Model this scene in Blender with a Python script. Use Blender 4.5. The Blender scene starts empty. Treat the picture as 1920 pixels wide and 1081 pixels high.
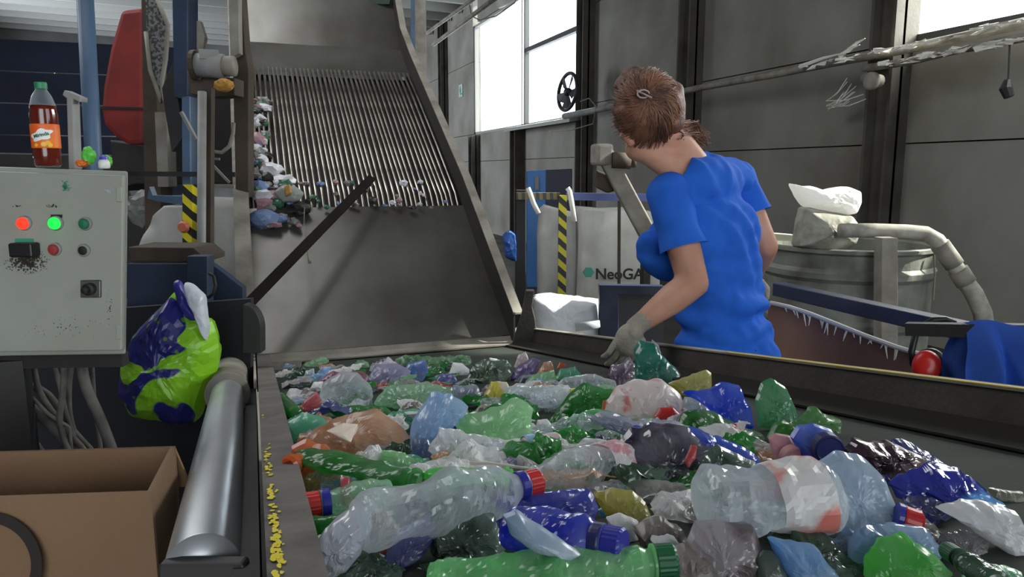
import bpy, bmesh, math, random
from mathutils import Vector, Matrix, noise
random.seed(7)
scn = bpy.context.scene
COL = scn.collection
# ---------------------------------------------------------------- camera, world, light, exposure
FPX = 1400.0; YAW = math.radians(19.3); PITCH = math.radians(8.95)
CAM = Vector((0, 0, 1.39))
FW = Vector((math.sin(YAW), math.cos(YAW), 0)); RT = Vector((math.cos(YAW), -math.sin(YAW), 0)); UP = Vector((0, 0, 1))
cd = bpy.data.cameras.new('camera'); cam = bpy.data.objects.new('camera', cd); COL.objects.link(cam)
cd.sensor_width = 36; cd.lens = FPX / 1920 * 36; cd.clip_start = .02; cd.clip_end = 200
cam.location = CAM; cam.rotation_euler = (math.pi/2 - PITCH, 0, -YAW)
scn.camera = cam
scn.view_settings.view_transform = 'Standard'; scn.view_settings.look = 'None'
scn.view_settings.gamma = 1; scn.view_settings.use_curve_mapping = False
scn.view_settings.exposure = 0.0
scn.cycles.use_denoising = True
scn.cycles.max_bounces = 8; scn.cycles.transparent_max_bounces = 16
scn.cycles.caustics_reflective = False; scn.cycles.caustics_refractive = False
scn.cycles.sample_clamp_indirect = 4
w = bpy.data.worlds.new('daylight'); scn.world = w; w.use_nodes = True
w.node_tree.nodes['Background'].inputs[0].default_value = (.88, .94, 1, 1)
w.node_tree.nodes['Background'].inputs[1].default_value = 5

def area(name, loc, direction, sx, sy, power, col=(1, 1, 1)):
    l = bpy.data.lights.new(name, 'AREA'); l.shape = 'RECTANGLE'; l.size = sx; l.size_y = sy; l.energy = power; l.color = col
    o = bpy.data.objects.new(name, l); COL.objects.link(o); o.location = loc
    o.rotation_euler = Vector(direction).to_track_quat('-Z', 'Y').to_euler(); return o
# daylight at windows and an unseen gate behind the camera, plus two added fills
area('daylight_window_far', (5.6, 14.2, 3.6), (-1, -.15, -.25), 2.6, 6.4, 420, (.86, .93, 1))
area('daylight_window_near', (5.6, 3.3, 3.0), (-1, -.05, -.35), 3.2, 1.2, 240, (1, .97, .9))
area('fill_far_wall', (-7.5, 19.5, 2.6), (1, -.1, -.05), 4, 4, 1300, (.84, .91, 1))  # added fill hidden behind the partition, brightens the far right wall
area('daylight_gate', (-2.2, -6.3, 2.6), (.15, 1, -.08), 5.5, 4.4, 60, (.95, .97, 1))
area('fill_overhead', (-1.0, 5.0, 5.25), (.15, -.12, -1), 2.4, 8.0, 270, (.97, .98, 1))  # added fill under the closed ceiling, brightens chute and belt
sun = bpy.data.lights.new('sun', 'SUN'); sun.energy = 15; sun.angle = .02; sun.color = (1, .95, .84)
so = bpy.data.objects.new('sun', sun); COL.objects.link(so)
so.rotation_euler = Vector((-1, .25, -.62)).to_track_quat('-Z', 'Y').to_euler()

# ---------------------------------------------------------------- geometry helpers
def ray(x, y):
    u = (x-960)/FPX; v = (y-540.5)/FPX
    fw = math.cos(PITCH) - v*math.sin(PITCH); dn = v*math.cos(PITCH) + math.sin(PITCH)
    return FW*fw + RT*u - UP*dn
def at(x, y, D): return CAM + ray(x, y)*D
def atX(x, y, X): r = ray(x, y); return CAM + r*(X/r.x)
SL = math.tan(math.radians(8.85)); Z0 = CAM.z - .2935
def beltz(Y): return Z0 - SL*Y
def onbelt(x, y, lift=0.0):
    r = ray(x, y); t = (Z0+lift-CAM.z)/(r.z+SL*r.y); return CAM + r*t, t

class MB:
    def __init__(s): s.v = []; s.f = []
    def add(s, vs, fs):
        n = len(s.v); s.v += [Vector(v) for v in vs]; s.f += [tuple(i+n for i in f) for f in fs]; return s
    def box(s, c, size, R=None, taper=1.0):
        c = Vector(c); h = Vector(size)/2; vs = []
        for z in (-1, 1):
            k = taper if z > 0 else 1
            for x, y in ((-1, -1), (1, -1), (1, 1), (-1, 1)):
                p = Vector((x*h.x*k, y*h.y*k, z*h.z)); vs.append(c + (R @ p if R else p))
        return s.add(vs, [(3, 2, 1, 0), (4, 5, 6, 7), (0, 1, 5, 4), (1, 2, 6, 5), (2, 3, 7, 6), (3, 0, 4, 7)])
    def beam(s, a, b, wd, ht, up=UP):           # rectangular bar from a to b
        a = Vector(a); b = Vector(b); z = (b-a); L = z.length; z.normalize()
        x = z.cross(up)
        if x.length < 1e-4: x = z.cross(Vector((0, 1, 0)))
        x.normalize(); y = x.cross(z)
        R = Matrix((x, y, z)).transposed()
        return s.box((a+b)/2, (wd, ht, L), R)
    def prism(s, pts, off):                       # pts: front outline (world), off: extrusion vector
        pts = [Vector(p) for p in pts]; off = Vector(off); n = len(pts)
        return s.add(pts + [p+off for p in pts], [tuple(range(n)), tuple(range(2*n-1, n-1, -1))] + [(i, i+n, (i+1) % n+n, (i+1) % n) for i in range(n)])
    def px(s, pts, D, th): return s.prism([at(x, y, D) for x, y in pts], FW*th)
    def tube(s, pts, r, n=10, cap=True):
        pts = [Vector(p) for p in pts]; m = len(pts); rs = r if isinstance(r, (list, tuple)) else [r]*m
        base = len(s.v); prev = None; fs = []; vs = []
        for i, p in enumerate(pts):
            t = (pts[min(i+1, m-1)] - pts[max(i-1, 0)]).normalized()
            if prev is None: x = t.cross(UP) if abs(t.z) < .9 else t.cross(Vector((1, 0, 0)))
            else: x = prev - t*prev.dot(t)
            x.normalize(); prev = x; y = t.cross(x)
            for k in range(n):
                a = 2*math.pi*k/n; vs.append(p + (x*math.cos(a) + y*math.sin(a))*rs[i])
        for i in range(m-1):
            for k in range(n):
                fs.append((i*n+k, i*n+(k+1) % n, (i+1)*n+(k+1) % n, (i+1)*n+k))
        if cap: fs += [tuple(range(n-1, -1, -1)), tuple((m-1)*n+k for k in range(n))]
        return s.add(vs, fs)
    def lathe(s, prof, c, ax=UP, n=24, sq=1.0, xd=None):      # prof: (r, h) list along ax
        ax = Vector(ax).normalized(); x = Vector(xd) if xd else (ax.cross(UP) if abs(ax.z) < .9 else Vector((1, 0, 0)))
        x = (x - ax*x.dot(ax)).normalized(); y = ax.cross(x); vs = []; fs = []; m = len(prof); c = Vector(c)
        for r, h in prof:
            for k in range(n):
                a = 2*math.pi*k/n; vs.append(c + ax*h + x*(r*math.cos(a)) + y*(r*sq*math.sin(a)))
        for i in range(m-1):
            for k in range(n): fs.append((i*n+k, i*n+(k+1) % n, (i+1)*n+(k+1) % n, (i+1)*n+k))
        fs += [tuple(range(n-1, -1, -1)), tuple((m-1)*n+k for k in range(n))]
        return s.add(vs, fs)
    def bounds(s):
        return [min(v[i] for v in s.v) for i in range(3)], [max(v[i] for v in s.v) for i in range(3)]

class P:                                          # a part and its sub-parts
    def __init__(s, name, mb, mat, subs=(), smooth=False, bevel=0, label=None, stuff=False, mods=None):
        s.name, s.mb, s.mat, s.subs, s.smooth, s.bevel, s.label, s.stuff = name, mb, mat, list(subs), smooth, bevel, label, stuff
def rotup(o): pass
def mkobj(p, parent, porig):
    mb = p.mb
    if isinstance(mb, bpy.types.Mesh):
        me = mb; org = Vector(me['org']) if 'org' in me else Vector((0, 0, 0))
        xs = [v.co for v in me.vertices]; org = sum(xs, Vector())/len(xs); org.z = min(v.z for v in xs)
        me.transform(Matrix.Translation(-org))
    else:
        lo, hi = mb.bounds(); org = Vector(((lo[0]+hi[0])/2, (lo[1]+hi[1])/2, lo[2]))
        me = bpy.data.meshes.new(p.name); me.from_pydata([v-org for v in mb.v], [], mb.f)
        bm = bmesh.new(); bm.from_mesh(me); bmesh.ops.recalc_face_normals(bm, faces=bm.faces)
        bm.to_mesh(me); bm.free()
    if p.smooth:
        for q in me.polygons: q.use_smooth = True
    o = bpy.data.objects.new(p.name, me); COL.objects.link(o)
    if p.mat: me.materials.clear(); me.materials.append(p.mat)
    if parent is not None: o.parent = parent; o.location = org - porig
    else: o.location = org
    if p.bevel:
        b = o.modifiers.new('bevel', 'BEVEL'); b.width = p.bevel; b.segments = 2; b.limit_method = 'ANGLE'; b.angle_limit = .6
    if p.smooth == 'auto' or p.bevel:
        pass
    if p.label: o['label'] = p.label
    if p.stuff: o['kind'] = 'stuff'
    for q in p.subs: mkobj(q, o, org)
    return o
def thing(name, label, cat, parts, group=None, kind=None):
    if len(parts) == 1 and parts[0].name is None:
        parts[0].name = name; o = mkobj(parts[0], None, None)
    else:
        lo = [1e9]*3; hi = [-1e9]*3
        for p in parts:
            if isinstance(p.mb, MB): a, b = p.mb.bounds()
            else:
                a = [min(v.co[i] for v in p.mb.vertices) for i in range(3)]; b = [max(v.co[i] for v in p.mb.vertices) for i in range(3)]
            lo = [min(x, y) for x, y in zip(lo, a)]; hi = [max(x, y) for x, y in zip(hi, b)]
        org = Vector(((lo[0]+hi[0])/2, (lo[1]+hi[1])/2, lo[2]))
        o = bpy.data.objects.new(name, None); COL.objects.link(o); o.location = org; o.empty_display_size = .1
        for p in parts: mkobj(p, o, org)
    if kind: o['kind'] = kind
    if label: o['label'] = label
    if cat: o['category'] = cat
    if group: o['group'] = group
    return o
def one(name, label, cat, mb, mat, group=None, **k): return thing(name, label, cat, [P(None, mb, mat, **k)], group)
def struct(name, mb, mat, subs=(), bevel=0, smooth=False):
    o = mkobj(P(name, mb, mat, subs, bevel=bevel, smooth=smooth), None, None); o['kind'] = 'structure'; return o
def copy_thing(o, loc, rot, scale, label, group):
    c = o.copy(); COL.objects.link(c); c.location = loc; c.rotation_euler = rot; c.scale = scale
    c['label'] = label; c['group'] = group
    for ch in o.children:
        d = ch.copy(); COL.objects.link(d); d.parent = c
    return c

# ---------------------------------------------------------------- materials (procedural)
def ridge(q, oc=4):
    s = 0; a = 1.0
    for i in range(oc): s += a*(1-2.4*abs(noise.noise(q))); q = q*2.13+Vector((3.7, 1.3, 8.1)); a *= .5
    return s*.55
def lin(c): return tuple(((x/255)/12.92 if x/255 <= .04045 else ((x/255+.055)/1.055)**2.4) for x in c)
MC = {}
def mat(name, rgb, rough=.5, metal=0, rgb2=None, nscale=6, ndetail=6, lo=.35, hi=.7, bump=0, bscale=40, alpha=1, spec=.5, trans=0, emit=0, aniso=None, crinkle=0, cscale=20, coat=0):
    if name in MC: return MC[name]
    m = bpy.data.materials.new(name); m.use_nodes = True; nt = m.node_tree; N = nt.nodes; L = nt.links
    b = N['Principled BSDF']; out = N['Material Output']
    c = lin(rgb); b.inputs['Base Color'].default_value = (*c, 1); b.inputs['Roughness'].default_value = rough
    b.inputs['Metallic'].default_value = metal; b.inputs['Alpha'].default_value = alpha
    b.inputs['Specular IOR Level'].default_value = spec; b.inputs['Coat Weight'].default_value = coat
    tc = N.new('ShaderNodeTexCoord'); src = tc.outputs['Object']
    if aniso:
        mp = N.new('ShaderNodeMapping'); mp.inputs['Scale'].default_value = aniso; L.new(src, mp.inputs[0]); src = mp.outputs[0]
    if rgb2:
        n = N.new('ShaderNodeTexNoise'); n.inputs['Scale'].default_value = nscale; n.inputs['Detail'].default_value = ndetail; L.new(src, n.inputs[0])
        r = N.new('ShaderNodeMapRange'); r.inputs[1].default_value = lo; r.inputs[2].default_value = hi; L.new(n.outputs[0], r.inputs[0])
        mx = N.new('ShaderNodeMix'); mx.data_type = 'RGBA'; L.new(r.outputs[0], mx.inputs[0])
        mx.inputs[6].default_value = (*c, 1); mx.inputs[7].default_value = (*lin(rgb2), 1); L.new(mx.outputs[2], b.inputs['Base Color'])
        if metal or rough < .6:
            rr = N.new('ShaderNodeMapRange'); rr.inputs[3].default_value = max(.04, rough*.75); rr.inputs[4].default_value = min(1, rough*1.35)
            L.new(n.outputs[0], rr.inputs[0]); L.new(rr.outputs[0], b.inputs['Roughness'])
    nrm = None
    if bump:
        n2 = N.new('ShaderNodeTexNoise'); n2.inputs['Scale'].default_value = bscale; n2.inputs['Detail'].default_value = 5; L.new(src, n2.inputs[0])
        bp = N.new('ShaderNodeBump'); bp.inputs['Strength'].default_value = bump; bp.inputs['Distance'].default_value = .01
        L.new(n2.outputs[0], bp.inputs['Height']); nrm = bp.outputs[0]
    if crinkle:
        vo = N.new('ShaderNodeTexNoise'); vo.noise_type = 'RIDGED_MULTIFRACTAL'; vo.inputs['Scale'].default_value = cscale*.55; vo.inputs['Detail'].default_value = 2.5
        wn = N.new('ShaderNodeTexNoise'); wn.inputs['Scale'].default_value = cscale*.5; L.new(src, wn.inputs[0])
        va = N.new('ShaderNodeVectorMath'); va.operation = 'MULTIPLY_ADD'; L.new(wn.outputs[1], va.inputs[0]); va.inputs[1].default_value = (.06, .06, .06); L.new(src, va.inputs[2])
        L.new(va.outputs[0], vo.inputs['Vector'])
        bp2 = N.new('ShaderNodeBump'); bp2.inputs['Strength'].default_value = crinkle; bp2.inputs['Distance'].default_value = .006
        L.new(vo.outputs[0], bp2.inputs['Height'])
        if nrm: L.new(nrm, bp2.inputs['Normal'])
        nrm = bp2.outputs[0]
    if nrm: L.new(nrm, b.inputs['Normal'])
    if emit:
        b.inputs['Emission Color'].default_value = (*c, 1); b.inputs['Emission Strength'].default_value = emit
    if trans:
        t = N.new('ShaderNodeBsdfTranslucent'); t.inputs[0].default_value = (*[min(1, x*1.6) for x in c], 1)
        ms = N.new('ShaderNodeMixShader'); ms.inputs[0].default_value = trans; L.new(b.outputs[0], ms.inputs[1]); L.new(t.outputs[0], ms.inputs[2])
        last = ms.outputs[0]
        if alpha < 1:
            b.inputs['Alpha'].default_value = 1
            tr = N.new('ShaderNodeBsdfTransparent'); tr.inputs[0].default_value = (*[.45+.55*x/max(c) for x in c], 1)
            m2 = N.new('ShaderNodeMixShader'); L.new(tr.outputs[0], m2.inputs[1]); L.new(last, m2.inputs[2])
            lw = N.new('ShaderNodeLayerWeight'); lw.inputs[0].default_value = .35
            if nrm: L.new(nrm, lw.inputs['Normal'])
            mr = N.new('ShaderNodeMapRange'); mr.inputs[3].default_value = alpha; mr.inputs[4].default_value = 1; L.new(lw.outputs['Facing'], mr.inputs[0]); L.new(mr.outputs[0], m2.inputs[0])
            last = m2.outputs[0]
        L.new(last, out.inputs[0])
    MC[name] = m; return m
def stripes(name, c1, c2, period, vec=(1, 0, 1), rough=.5, duty=.5):
    m = mat(name, c1, rough); nt = m.node_tree; N = nt.nodes; L = nt.links; b = N['Principled BSDF']
    tc = N.new('ShaderNodeTexCoord'); d = N.new('ShaderNodeVectorMath'); d.operation = 'DOT_PRODUCT'; d.inputs[1].default_value = [x/period for x in vec]
    L.new(tc.outputs['Object'], d.inputs[0]); fr = N.new('ShaderNodeMath'); fr.operation = 'FRACT'; L.new(d.outputs['Value'], fr.inputs[0])
    g = N.new('ShaderNodeMath'); g.operation = 'GREATER_THAN'; g.inputs[1].default_value = duty; L.new(fr.outputs[0], g.inputs[0])
    mx = N.new('ShaderNodeMix'); mx.data_type = 'RGBA'; mx.inputs[6].default_value = (*lin(c1), 1); mx.inputs[7].default_value = (*lin(c2), 1)
    L.new(g.outputs[0], mx.inputs[0]); L.new(mx.outputs[2], b.inputs['Base Color']); return m

CONC = mat('concrete_panel', (146, 145, 138), .9, rgb2=(112, 108, 97), nscale=1.2, lo=.3, hi=.75, bump=.25, bscale=18)
COLM = mat('column_paint', (84, 81, 73), .8, rgb2=(58, 54, 48), nscale=3, bump=.2)
FLOORM = mat('floor_concrete', (88, 86, 82), .85, rgb2=(55, 52, 48), nscale=1.5, bump=.3)
CEILM = mat('ceiling_sheet', (120, 120, 118), .8, rgb2=(95, 95, 95))
PURL = mat('purlin', (150, 150, 146), .7)
FRAME_DARK = mat('window_bar', (70, 70, 68), .7)
STEEL = mat('chute_steel', (128, 127, 122), .33, metal=.7, rgb2=(88, 85, 78), nscale=2.2, aniso=(1, 1, .35), bump=.05, bscale=12)
STEELW = mat('worn_side_steel', (40, 37, 33), .9, metal=0, rgb2=(28, 26, 23), nscale=5, bump=.1)
DARKSTEEL = mat('dark_dusty_steel', (66, 62, 57), .65, metal=.3, rgb2=(52, 49, 45), nscale=7, bump=.25, bscale=60)
DUST = mat('dusty_paint', (150, 146, 136), .8, rgb2=(112, 106, 96), nscale=8, bump=.2)
BARM = mat('comb_bar_steel', (190, 184, 170), .3, metal=.85, rgb2=(110, 103, 92), nscale=8)
BLACK = mat('black_steel', (30, 30, 32), .6, rgb2=(44, 42, 40))
BLUEP = mat('machine_blue_paint', (42, 58, 84), .55, rgb2=(30, 42, 62), nscale=4, bump=.1)
BLUEL = mat('post_blue_paint', (84, 108, 138), .45, rgb2=(68, 90, 116), nscale=4)
NAVY = mat('navy_panel', (40, 50, 78), .7, rgb2=(28, 34, 52), nscale=1.5)
REDP = mat('guard_red_paint', (146, 46, 42), .7, rgb2=(116, 38, 34), nscale=5)
CAB = mat('cabinet_enamel', (154, 158, 148), .5, rgb2=(134, 136, 124), nscale=3, lo=.4, hi=.8)
GREYP = mat('grey_paint', (150, 152, 152), .6, rgb2=(118, 116, 110), nscale=6)
BROWN = mat('brown_dusty_steel', (78, 66, 54), .75, rgb2=(52, 44, 36), nscale=6)
BELT = mat('belt_rubber', (62, 68, 62), .85, rgb2=(46, 50, 46), nscale=5, bump=.1, bscale=80, spec=.2)
YEL = mat('yellow_paint', (232, 214, 40), .6)
WHITEP = mat('white_woven_bag', (222, 222, 218), .75, rgb2=(190, 188, 180), nscale=5, bump=.2, bscale=30, trans=.25)
HAZ = stripes('hazard_tape', (224, 208, 30), (26, 26, 26), .085, (1, 0, 1))
CARD = mat('cardboard', (134, 106, 80), .85, rgb2=(118, 92, 68), nscale=2, bump=.1, bscale=90)
BLK = mat('black_plastic', (24, 24, 26), .45)
# ---------------------------------------------------------------- hall
WX = 5.1
def rbox(x0, x1, y0, y1, z0, z1, mb=None):
    mb = mb or MB(); return mb.box(((x0+x1)/2, (y0+y1)/2, (z0+z1)/2), (x1-x0, y1-y0, z1-z0))
def roofz(x): return 5.35 + .03*(WX-x)
struct('floor', rbox(-9, 5.5, -6.5, 27, -.1, 0), FLOORM)
# right wall: concrete panels between the columns, seams at 1.61 and 3.2 m
mw = MB()
def panel(y0, y1, z0, z1): rbox(WX, WX+.16, y0+.006, y1-.006, z0+.006, z1-.006, mw)
COLS = [-4.0, -1.0, 1.45, 4.94, 7.92, 10.87, 13.99, 16.94, 19.78, 22.8, 26.0]
ZT = 5.36
for i in range(len(COLS)-1):
    y0, y1 = COLS[i], COLS[i+1]
    zs = [0, 1.61, 2.24 if y0 >= 10 else 2.42]
    panel(y0, y1, 0, 1.61); panel(y0, y1, 1.61, zs[2])
    if 10.8 < y0 < 16: 
        panel(y0, y1, 4.72, ZT)
    elif i == 0 or i == 2:
        panel(y0, y1, 3.4 if i == 2 else 4.6, ZT)  # unseen panel over the near window comes low to keep sun off chute
    elif i == 7:
        panel(17.3, y1, zs[2], 3.9); panel(17.3, y1, 3.9, ZT)
    else:
        panel(y0, y1, zs[2], 3.9); panel(y0, y1, 3.9, ZT)
rbox(WX+.05, WX+.17, 4.94, 5.15, 2.42, 4.6, mw)
struct('wall_right', mw, CONC)
mb = MB(); rbox(WX+.165, WX+.2, -6.5, 10.85, 0, 2.4, mb); rbox(WX+.165, WX+.2, 10.85, 27, 0, 2.2, mb); rbox(WX+.165, WX+.2, 4.97, 10.85, 2.4, 5.4, mb); rbox(WX+.165, WX+.2, 17.35, 27, 2.2, 5.4, mb)
struct('wall_outer', mb, CONC)
for i, y in enumerate(COLS[2:9]):
    m = MB(); wd = .26 if i < 4 else .3
    x1 = WX+.04; zt = 2.2 if y in (13.99, 16.94) else 5.3
    rbox(WX-.2, x1, y-wd/2, y-wd/2+.03, 0, zt, m); rbox(WX-.2, x1, y+wd/2-.03, y+wd/2, 0, zt, m); rbox(WX-.115, WX-.09, y-wd/2, y+wd/2, 0, zt, m)
    struct('trim_%d' % (i+1), m, COLM)
mb = MB()
for x0, x1 in ((-9, -3.5), (1.5, 5.3)): rbox(x0, x1, -6.7, -6.5, 0, 6.8, mb)
rbox(-3.5, 1.5, -6.7, -6.5, 4.6, 6.8, mb)
struct('wall_front', mb, CONC)
struct('wall_back', rbox(-9, 5.5, 27, 27.2, 0, 7.4), mat('far_wall', (120, 121, 120), .9, rgb2=(70, 70, 70), nscale=.6))
struct('wall_left', rbox(-9.2, -9, -6.5, 27, 0, 7.4), CONC)
mb = MB()
mb.prism([(-9.2, -6.7, roofz(-9.2)), (5.5, -6.7, roofz(5.5)), (5.5, -6.7, roofz(5.5)+.1), (-9.2, -6.7, roofz(-9.2)+.1)], (0, 34, 0))
struct('ceiling', mb, CEILM)
for i in range(12):
    y = 15.2+i*1.0
    m = MB(); m.beam((-9, y, roofz(-9)-.11), (5.05, y, roofz(5.05)-.11), .12, .2)
    struct('trim_%d' % (20+i), m, PURL)
# windows
def window(n, y0, y1, z0, z1, ny, zbars, pane=True):
    m = MB(); e = .05; x0, x1 = WX+.03, WX+.12
    rbox(x0, x1, y0, y1, z0, z0+e, m); rbox(x0, x1, y0, y1, z1-e, z1, m); rbox(x0, x1, y0, y0+e, z0, z1, m); rbox(x0, x1, y1-e, y1, z0, z1, m)
    for k in range(1, ny):
        y = y0+(y1-y0)*k/ny; rbox(x0, x1, y-.025, y+.025, z0, z1, m)
    for z in zbars: rbox(x0, x1, y0, y1, z-.04, z+.04, m)
    g = rbox(WX+.07, WX+.078, y0+.03, y1-.03, z0+.03, z1-.03)
    struct('window_%d' % n, m, FRAME_DARK if n != 1 else PURL, [P('pane', g, GLASS)])
GLASS = bpy.data.materials.new('window_glass'); GLASS.use_nodes = True
_n = GLASS.node_tree.nodes; _l = GLASS.node_tree.links; _n.remove(_n['Principled BSDF'])
_t = _n.new('ShaderNodeBsdfTransparent'); _t.inputs[0].default_value = (.93, .95, .95, 1); _g = _n.new('ShaderNodeBsdfGlossy'); _g.inputs['Roughness'].default_value = .1
_m = _n.new('ShaderNodeMixShader'); _m.inputs[0].default_value = .06; _l.new(_t.outputs[0], _m.inputs[1]); _l.new(_g.outputs[0], _m.inputs[2]); _l.new(_m.outputs[0], _n['Material Output'].inputs[0])
window(1, 14.05, 17.3, 2.24, 4.7, 1, [])
window(2, 11.02, 13.95, 2.24, 4.7, 1, [3.66])
window(3, 1.6, 4.93, 2.42, 3.4, 1, [])  # unseen near end and head sized to sun the drum, not the chute
window(4, -3.9, -1.1, 2.42, 4.6, 2, [])
one('window_ledge', 'pale dusty ledge sticking out under the far white window', 'ledge',
    MB().prism([(WX-.34, 10.9, 2.14), (WX+.02, 10.9, 2.2), (WX+.02, 10.9, 2.27), (WX-.34, 10.9, 2.2)], (0, 3.2, 0)), PURL)
# green exit sign on the panel left of the window
P0 = atX(864, 170, WX-.012)
mb = MB().box(P0, (.012, .34, .3)); fg = MB(); fg.box(P0+Vector((-.009, .03, .08)), (.006, .05, .05)); fg.box(P0+Vector((-.009, .02, 0)), (.006, .1, .1)); fg.box(P0+Vector((-.009, -.05, -.08)), (.006, .16, .03))
thing('wall_sign', 'small pale sign with green figure on wall left of window', 'sign', [P('plate', mb, mat('sign_plate', (176, 190, 186), .6)), P('figure', fg, mat('sign_green', (70, 140, 110), .6))])

# pipe run below the right window, dusty and sagging with fluff
pts = [atX(x, y, 4.78) for x, y in ((1075, 214), (1180, 192), (1320, 163), (1450, 140), (1560, 118), (1700, 92), (1820, 66), (1950, 36))]
main = MB().tube(pts, .035, 10)
pts2 = [atX(x, y, 4.74) for x, y in ((1620, 128), (1700, 116), (1800, 92), (1870, 80), (1960, 62))]
low = MB().tube(pts2, .03, 10)
fl = MB(); rr = random.Random(3)
FLUFF = mat('white_fluff', (236, 234, 226), .9)
for k in range(90):
    t = rr.random(); xx = 1500+t*430; yy = 129-(xx-1500)*.216 + rr.uniform(-5, 3)
    if rr.random() < .5: xx = 1630+t*290; yy = 122-(xx-1630)*.18+rr.uniform(-2, 8)
    c = atX(xx, yy, 4.70); r = rr.uniform(.015, .05)
    vs = [c+Vector((rr.uniform(-.6, .6)*r, rr.uniform(-2.4, 2.4)*r, rr.uniform(-.5, .5)*r)) for _ in range(6)]
    bm_ = [(0, 1, 2), (0, 2, 3), (0, 3, 4), (0, 4, 1), (5, 2, 1), (5, 3, 2), (5, 4, 3), (5, 1, 4)]; fl.add(vs, bm_)
for (x0, y0, x1, y1) in ((1590, 95, 1622, 72), (1575, 105, 1612, 84), (1500, 125, 1590, 98)):
    fl.tube([atX(x0, y0, 4.72), atX((x0+x1)/2, (y0+y1)/2-3, 4.7), atX(x1, y1, 4.68)], [.02, .012, .004], 5)
thing('wall_pipe', 'long dust-laden pipe run sloping across the right wall under the window', 'pipe',
      [P('pipe', main, DUST, smooth=True), P('branch_pipe', low, DUST, smooth=True), P('dust_fluff', fl, FLUFF, stuff=True)])
for j, (x, y0, y1, r) in enumerate(((1892, 88, 150, .006), (1888, 150, 182, .035), (1640, 120, 150, .02), (1578, 140, 200, .006))):
    pass
hc = MB().tube([atX(1893, 84, 4.7), atX(1892, 120, 4.7), atX(1890, 152, 4.7)], .006, 6)
hh = MB().tube([atX(1889, 150, 4.7), atX(1886, 166, 4.69), atX(1892, 182, 4.7)], [.02, .04, .03], 8)
thing('hanging_hook', 'dark hook dangling on a cord from the pipe at far right', 'hook', [P('cord', hc, BLACK), P('hook', hh, BLACK)])
vf = MB(); vf.tube([atX(1622, 148, 4.75), atX(1650, 152, 4.75)], .05, 12); vf.lathe([(.045, -.03), (.07, -.02), (.07, .02), (.045, .03)], atX(1634, 152, 4.68), (1, 0, 0), 14)
one('pipe_valve', 'round dusty valve under the pipe beside the right-hand column', 'valve', vf, DUST, smooth=True)
cr = random.Random(8); cw = MB()
for k in range(14):
    a = (1548+cr.uniform(0, 20), 195+cr.uniform(-12, 12)); b = (a[0]+cr.uniform(20, 70), a[1]-cr.uniform(5, 40))
    cw.tube([atX(a[0], a[1], 4.9), atX((a[0]+b[0])/2, (a[1]+b[1])/2+5, 4.85), atX(b[0], b[1], 4.9)], .004, 4)
one('cobweb', 'wispy dusty cobweb hanging below the pipe left of the right column', 'cobweb', cw, FLUFF)

# black fan with arm near the window
fc = atX(1064, 172, 4.55); ax = Vector((-.9, -.1, .1)).normalized()
fm = MB(); n = 28; R = .25
hub = MB().lathe([(.05, -.05), (.06, -.02), (.06, .03), (.03, .05)], fc, ax, 16)
ring = MB(); x = Vector((0, 1, 0)); x = (x-ax*x.dot(ax)).normalized(); y = ax.cross(x)
ring.tube([fc+(x*math.cos(2*math.pi*k/28)+y*math.sin(2*math.pi*k/28))*(R+.02) for k in range(29)], .028, 8)
blades = []
for k in range(5):
    a0 = 2*math.pi*k/5; b = MB()
    q = [fc+(x*math.cos(a)+y*math.sin(a))*r+ax*z for a, r, z in ((a0, .05, 0), (a0+.1, R, .03), (a0+.55, R*1.0, .0), (a0+.85, R*.8, -.03), (a0+.9, .06, -.02))]
    b.prism(q, ax*.008); blades.append(P('blade', b, BLACK))
thing('wall_fan', 'round black fan against the bright far window', 'fan', [P('guard_ring', ring, BLACK, smooth=True), P('hub', hub, BLACK, smooth=True)]+blades)
am = MB().tube([atX(1058, 218, 4.5), atX(1110, 208, 4.5), atX(1160, 196, 4.5)], .045, 10)
am2 = MB().tube([atX(1088, 190, 4.5), atX(1105, 184, 4.5), atX(1118, 200, 4.45), atX(1112, 232, 4.5), atX(1070, 244, 4.5), atX(1030, 246, 4.5)], .008, 6)
thing('fan_arm', 'grey pipe arm with drooping cable below the black fan', 'pipe', [P('pipe', am, GREYP, smooth=True), P('cable', am2, DUST, smooth=True)])
# ceiling struts top middle
for k, (a, b, r, lab) in enumerate((((800, 62), (905, -14), .03, 'upper thin pale pipe slanting up above the chute'), ((812, 84), (930, -4), .035, 'lower thin pale pipe slanting up toward the window'))):
    one('slanting_pipe', lab, 'pipe', MB().tube([atX(a[0], a[1], 3.4), atX(b[0], b[1], 3.4)], r, 8), DUST, smooth=True)
one('roof_cable', 'dark cable sagging from the roof beside the window top', 'cable', MB().tube([atX(x, y, 4.6) for x, y in ((880, 5), (884, 30), (900, 38), (930, 30), (965, 5), (972, -10))], .012, 6), BROWN, smooth=True)
one('support_post', 'pale vertical post rising behind the chute right edge', 'post', MB().beam(at(790, 180, 7.2), at(788, -20, 7.2), .1, .1), DUST)
one('support_post', 'blue-grey slim post behind the chute next to the pale one', 'post', MB().beam(at(776, 130, 7.6), at(775, -20, 7.6), .05, .05), BLUEL)

# far dark blue cladding on the left, back of the hall
m = MB()
for k in range(7):
    z0 = .0+k*.49; rbox(-9, -1.0, 14.0, 14.08+.05*(k % 2), z0, z0+.47, m)
struct('wall_partition', m, NAVY)
one('hazard_hose', 'yellow and black striped hose hanging on the dark blue partition', 'hose', MB().tube([at(x, y, 13.35) for x, y in ((128, 118), (112, 104), (106, 110), (108, 140), (110, 168))], .05, 8), HAZ, smooth=True)
one('partition_tag', 'small yellow tag high on the dark blue partition', 'tag', MB().px([(54, 90), (67, 90), (67, 102), (54, 102)], 13.0, .03), mat('tag_ochre', (120, 100, 50), .7))

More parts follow.
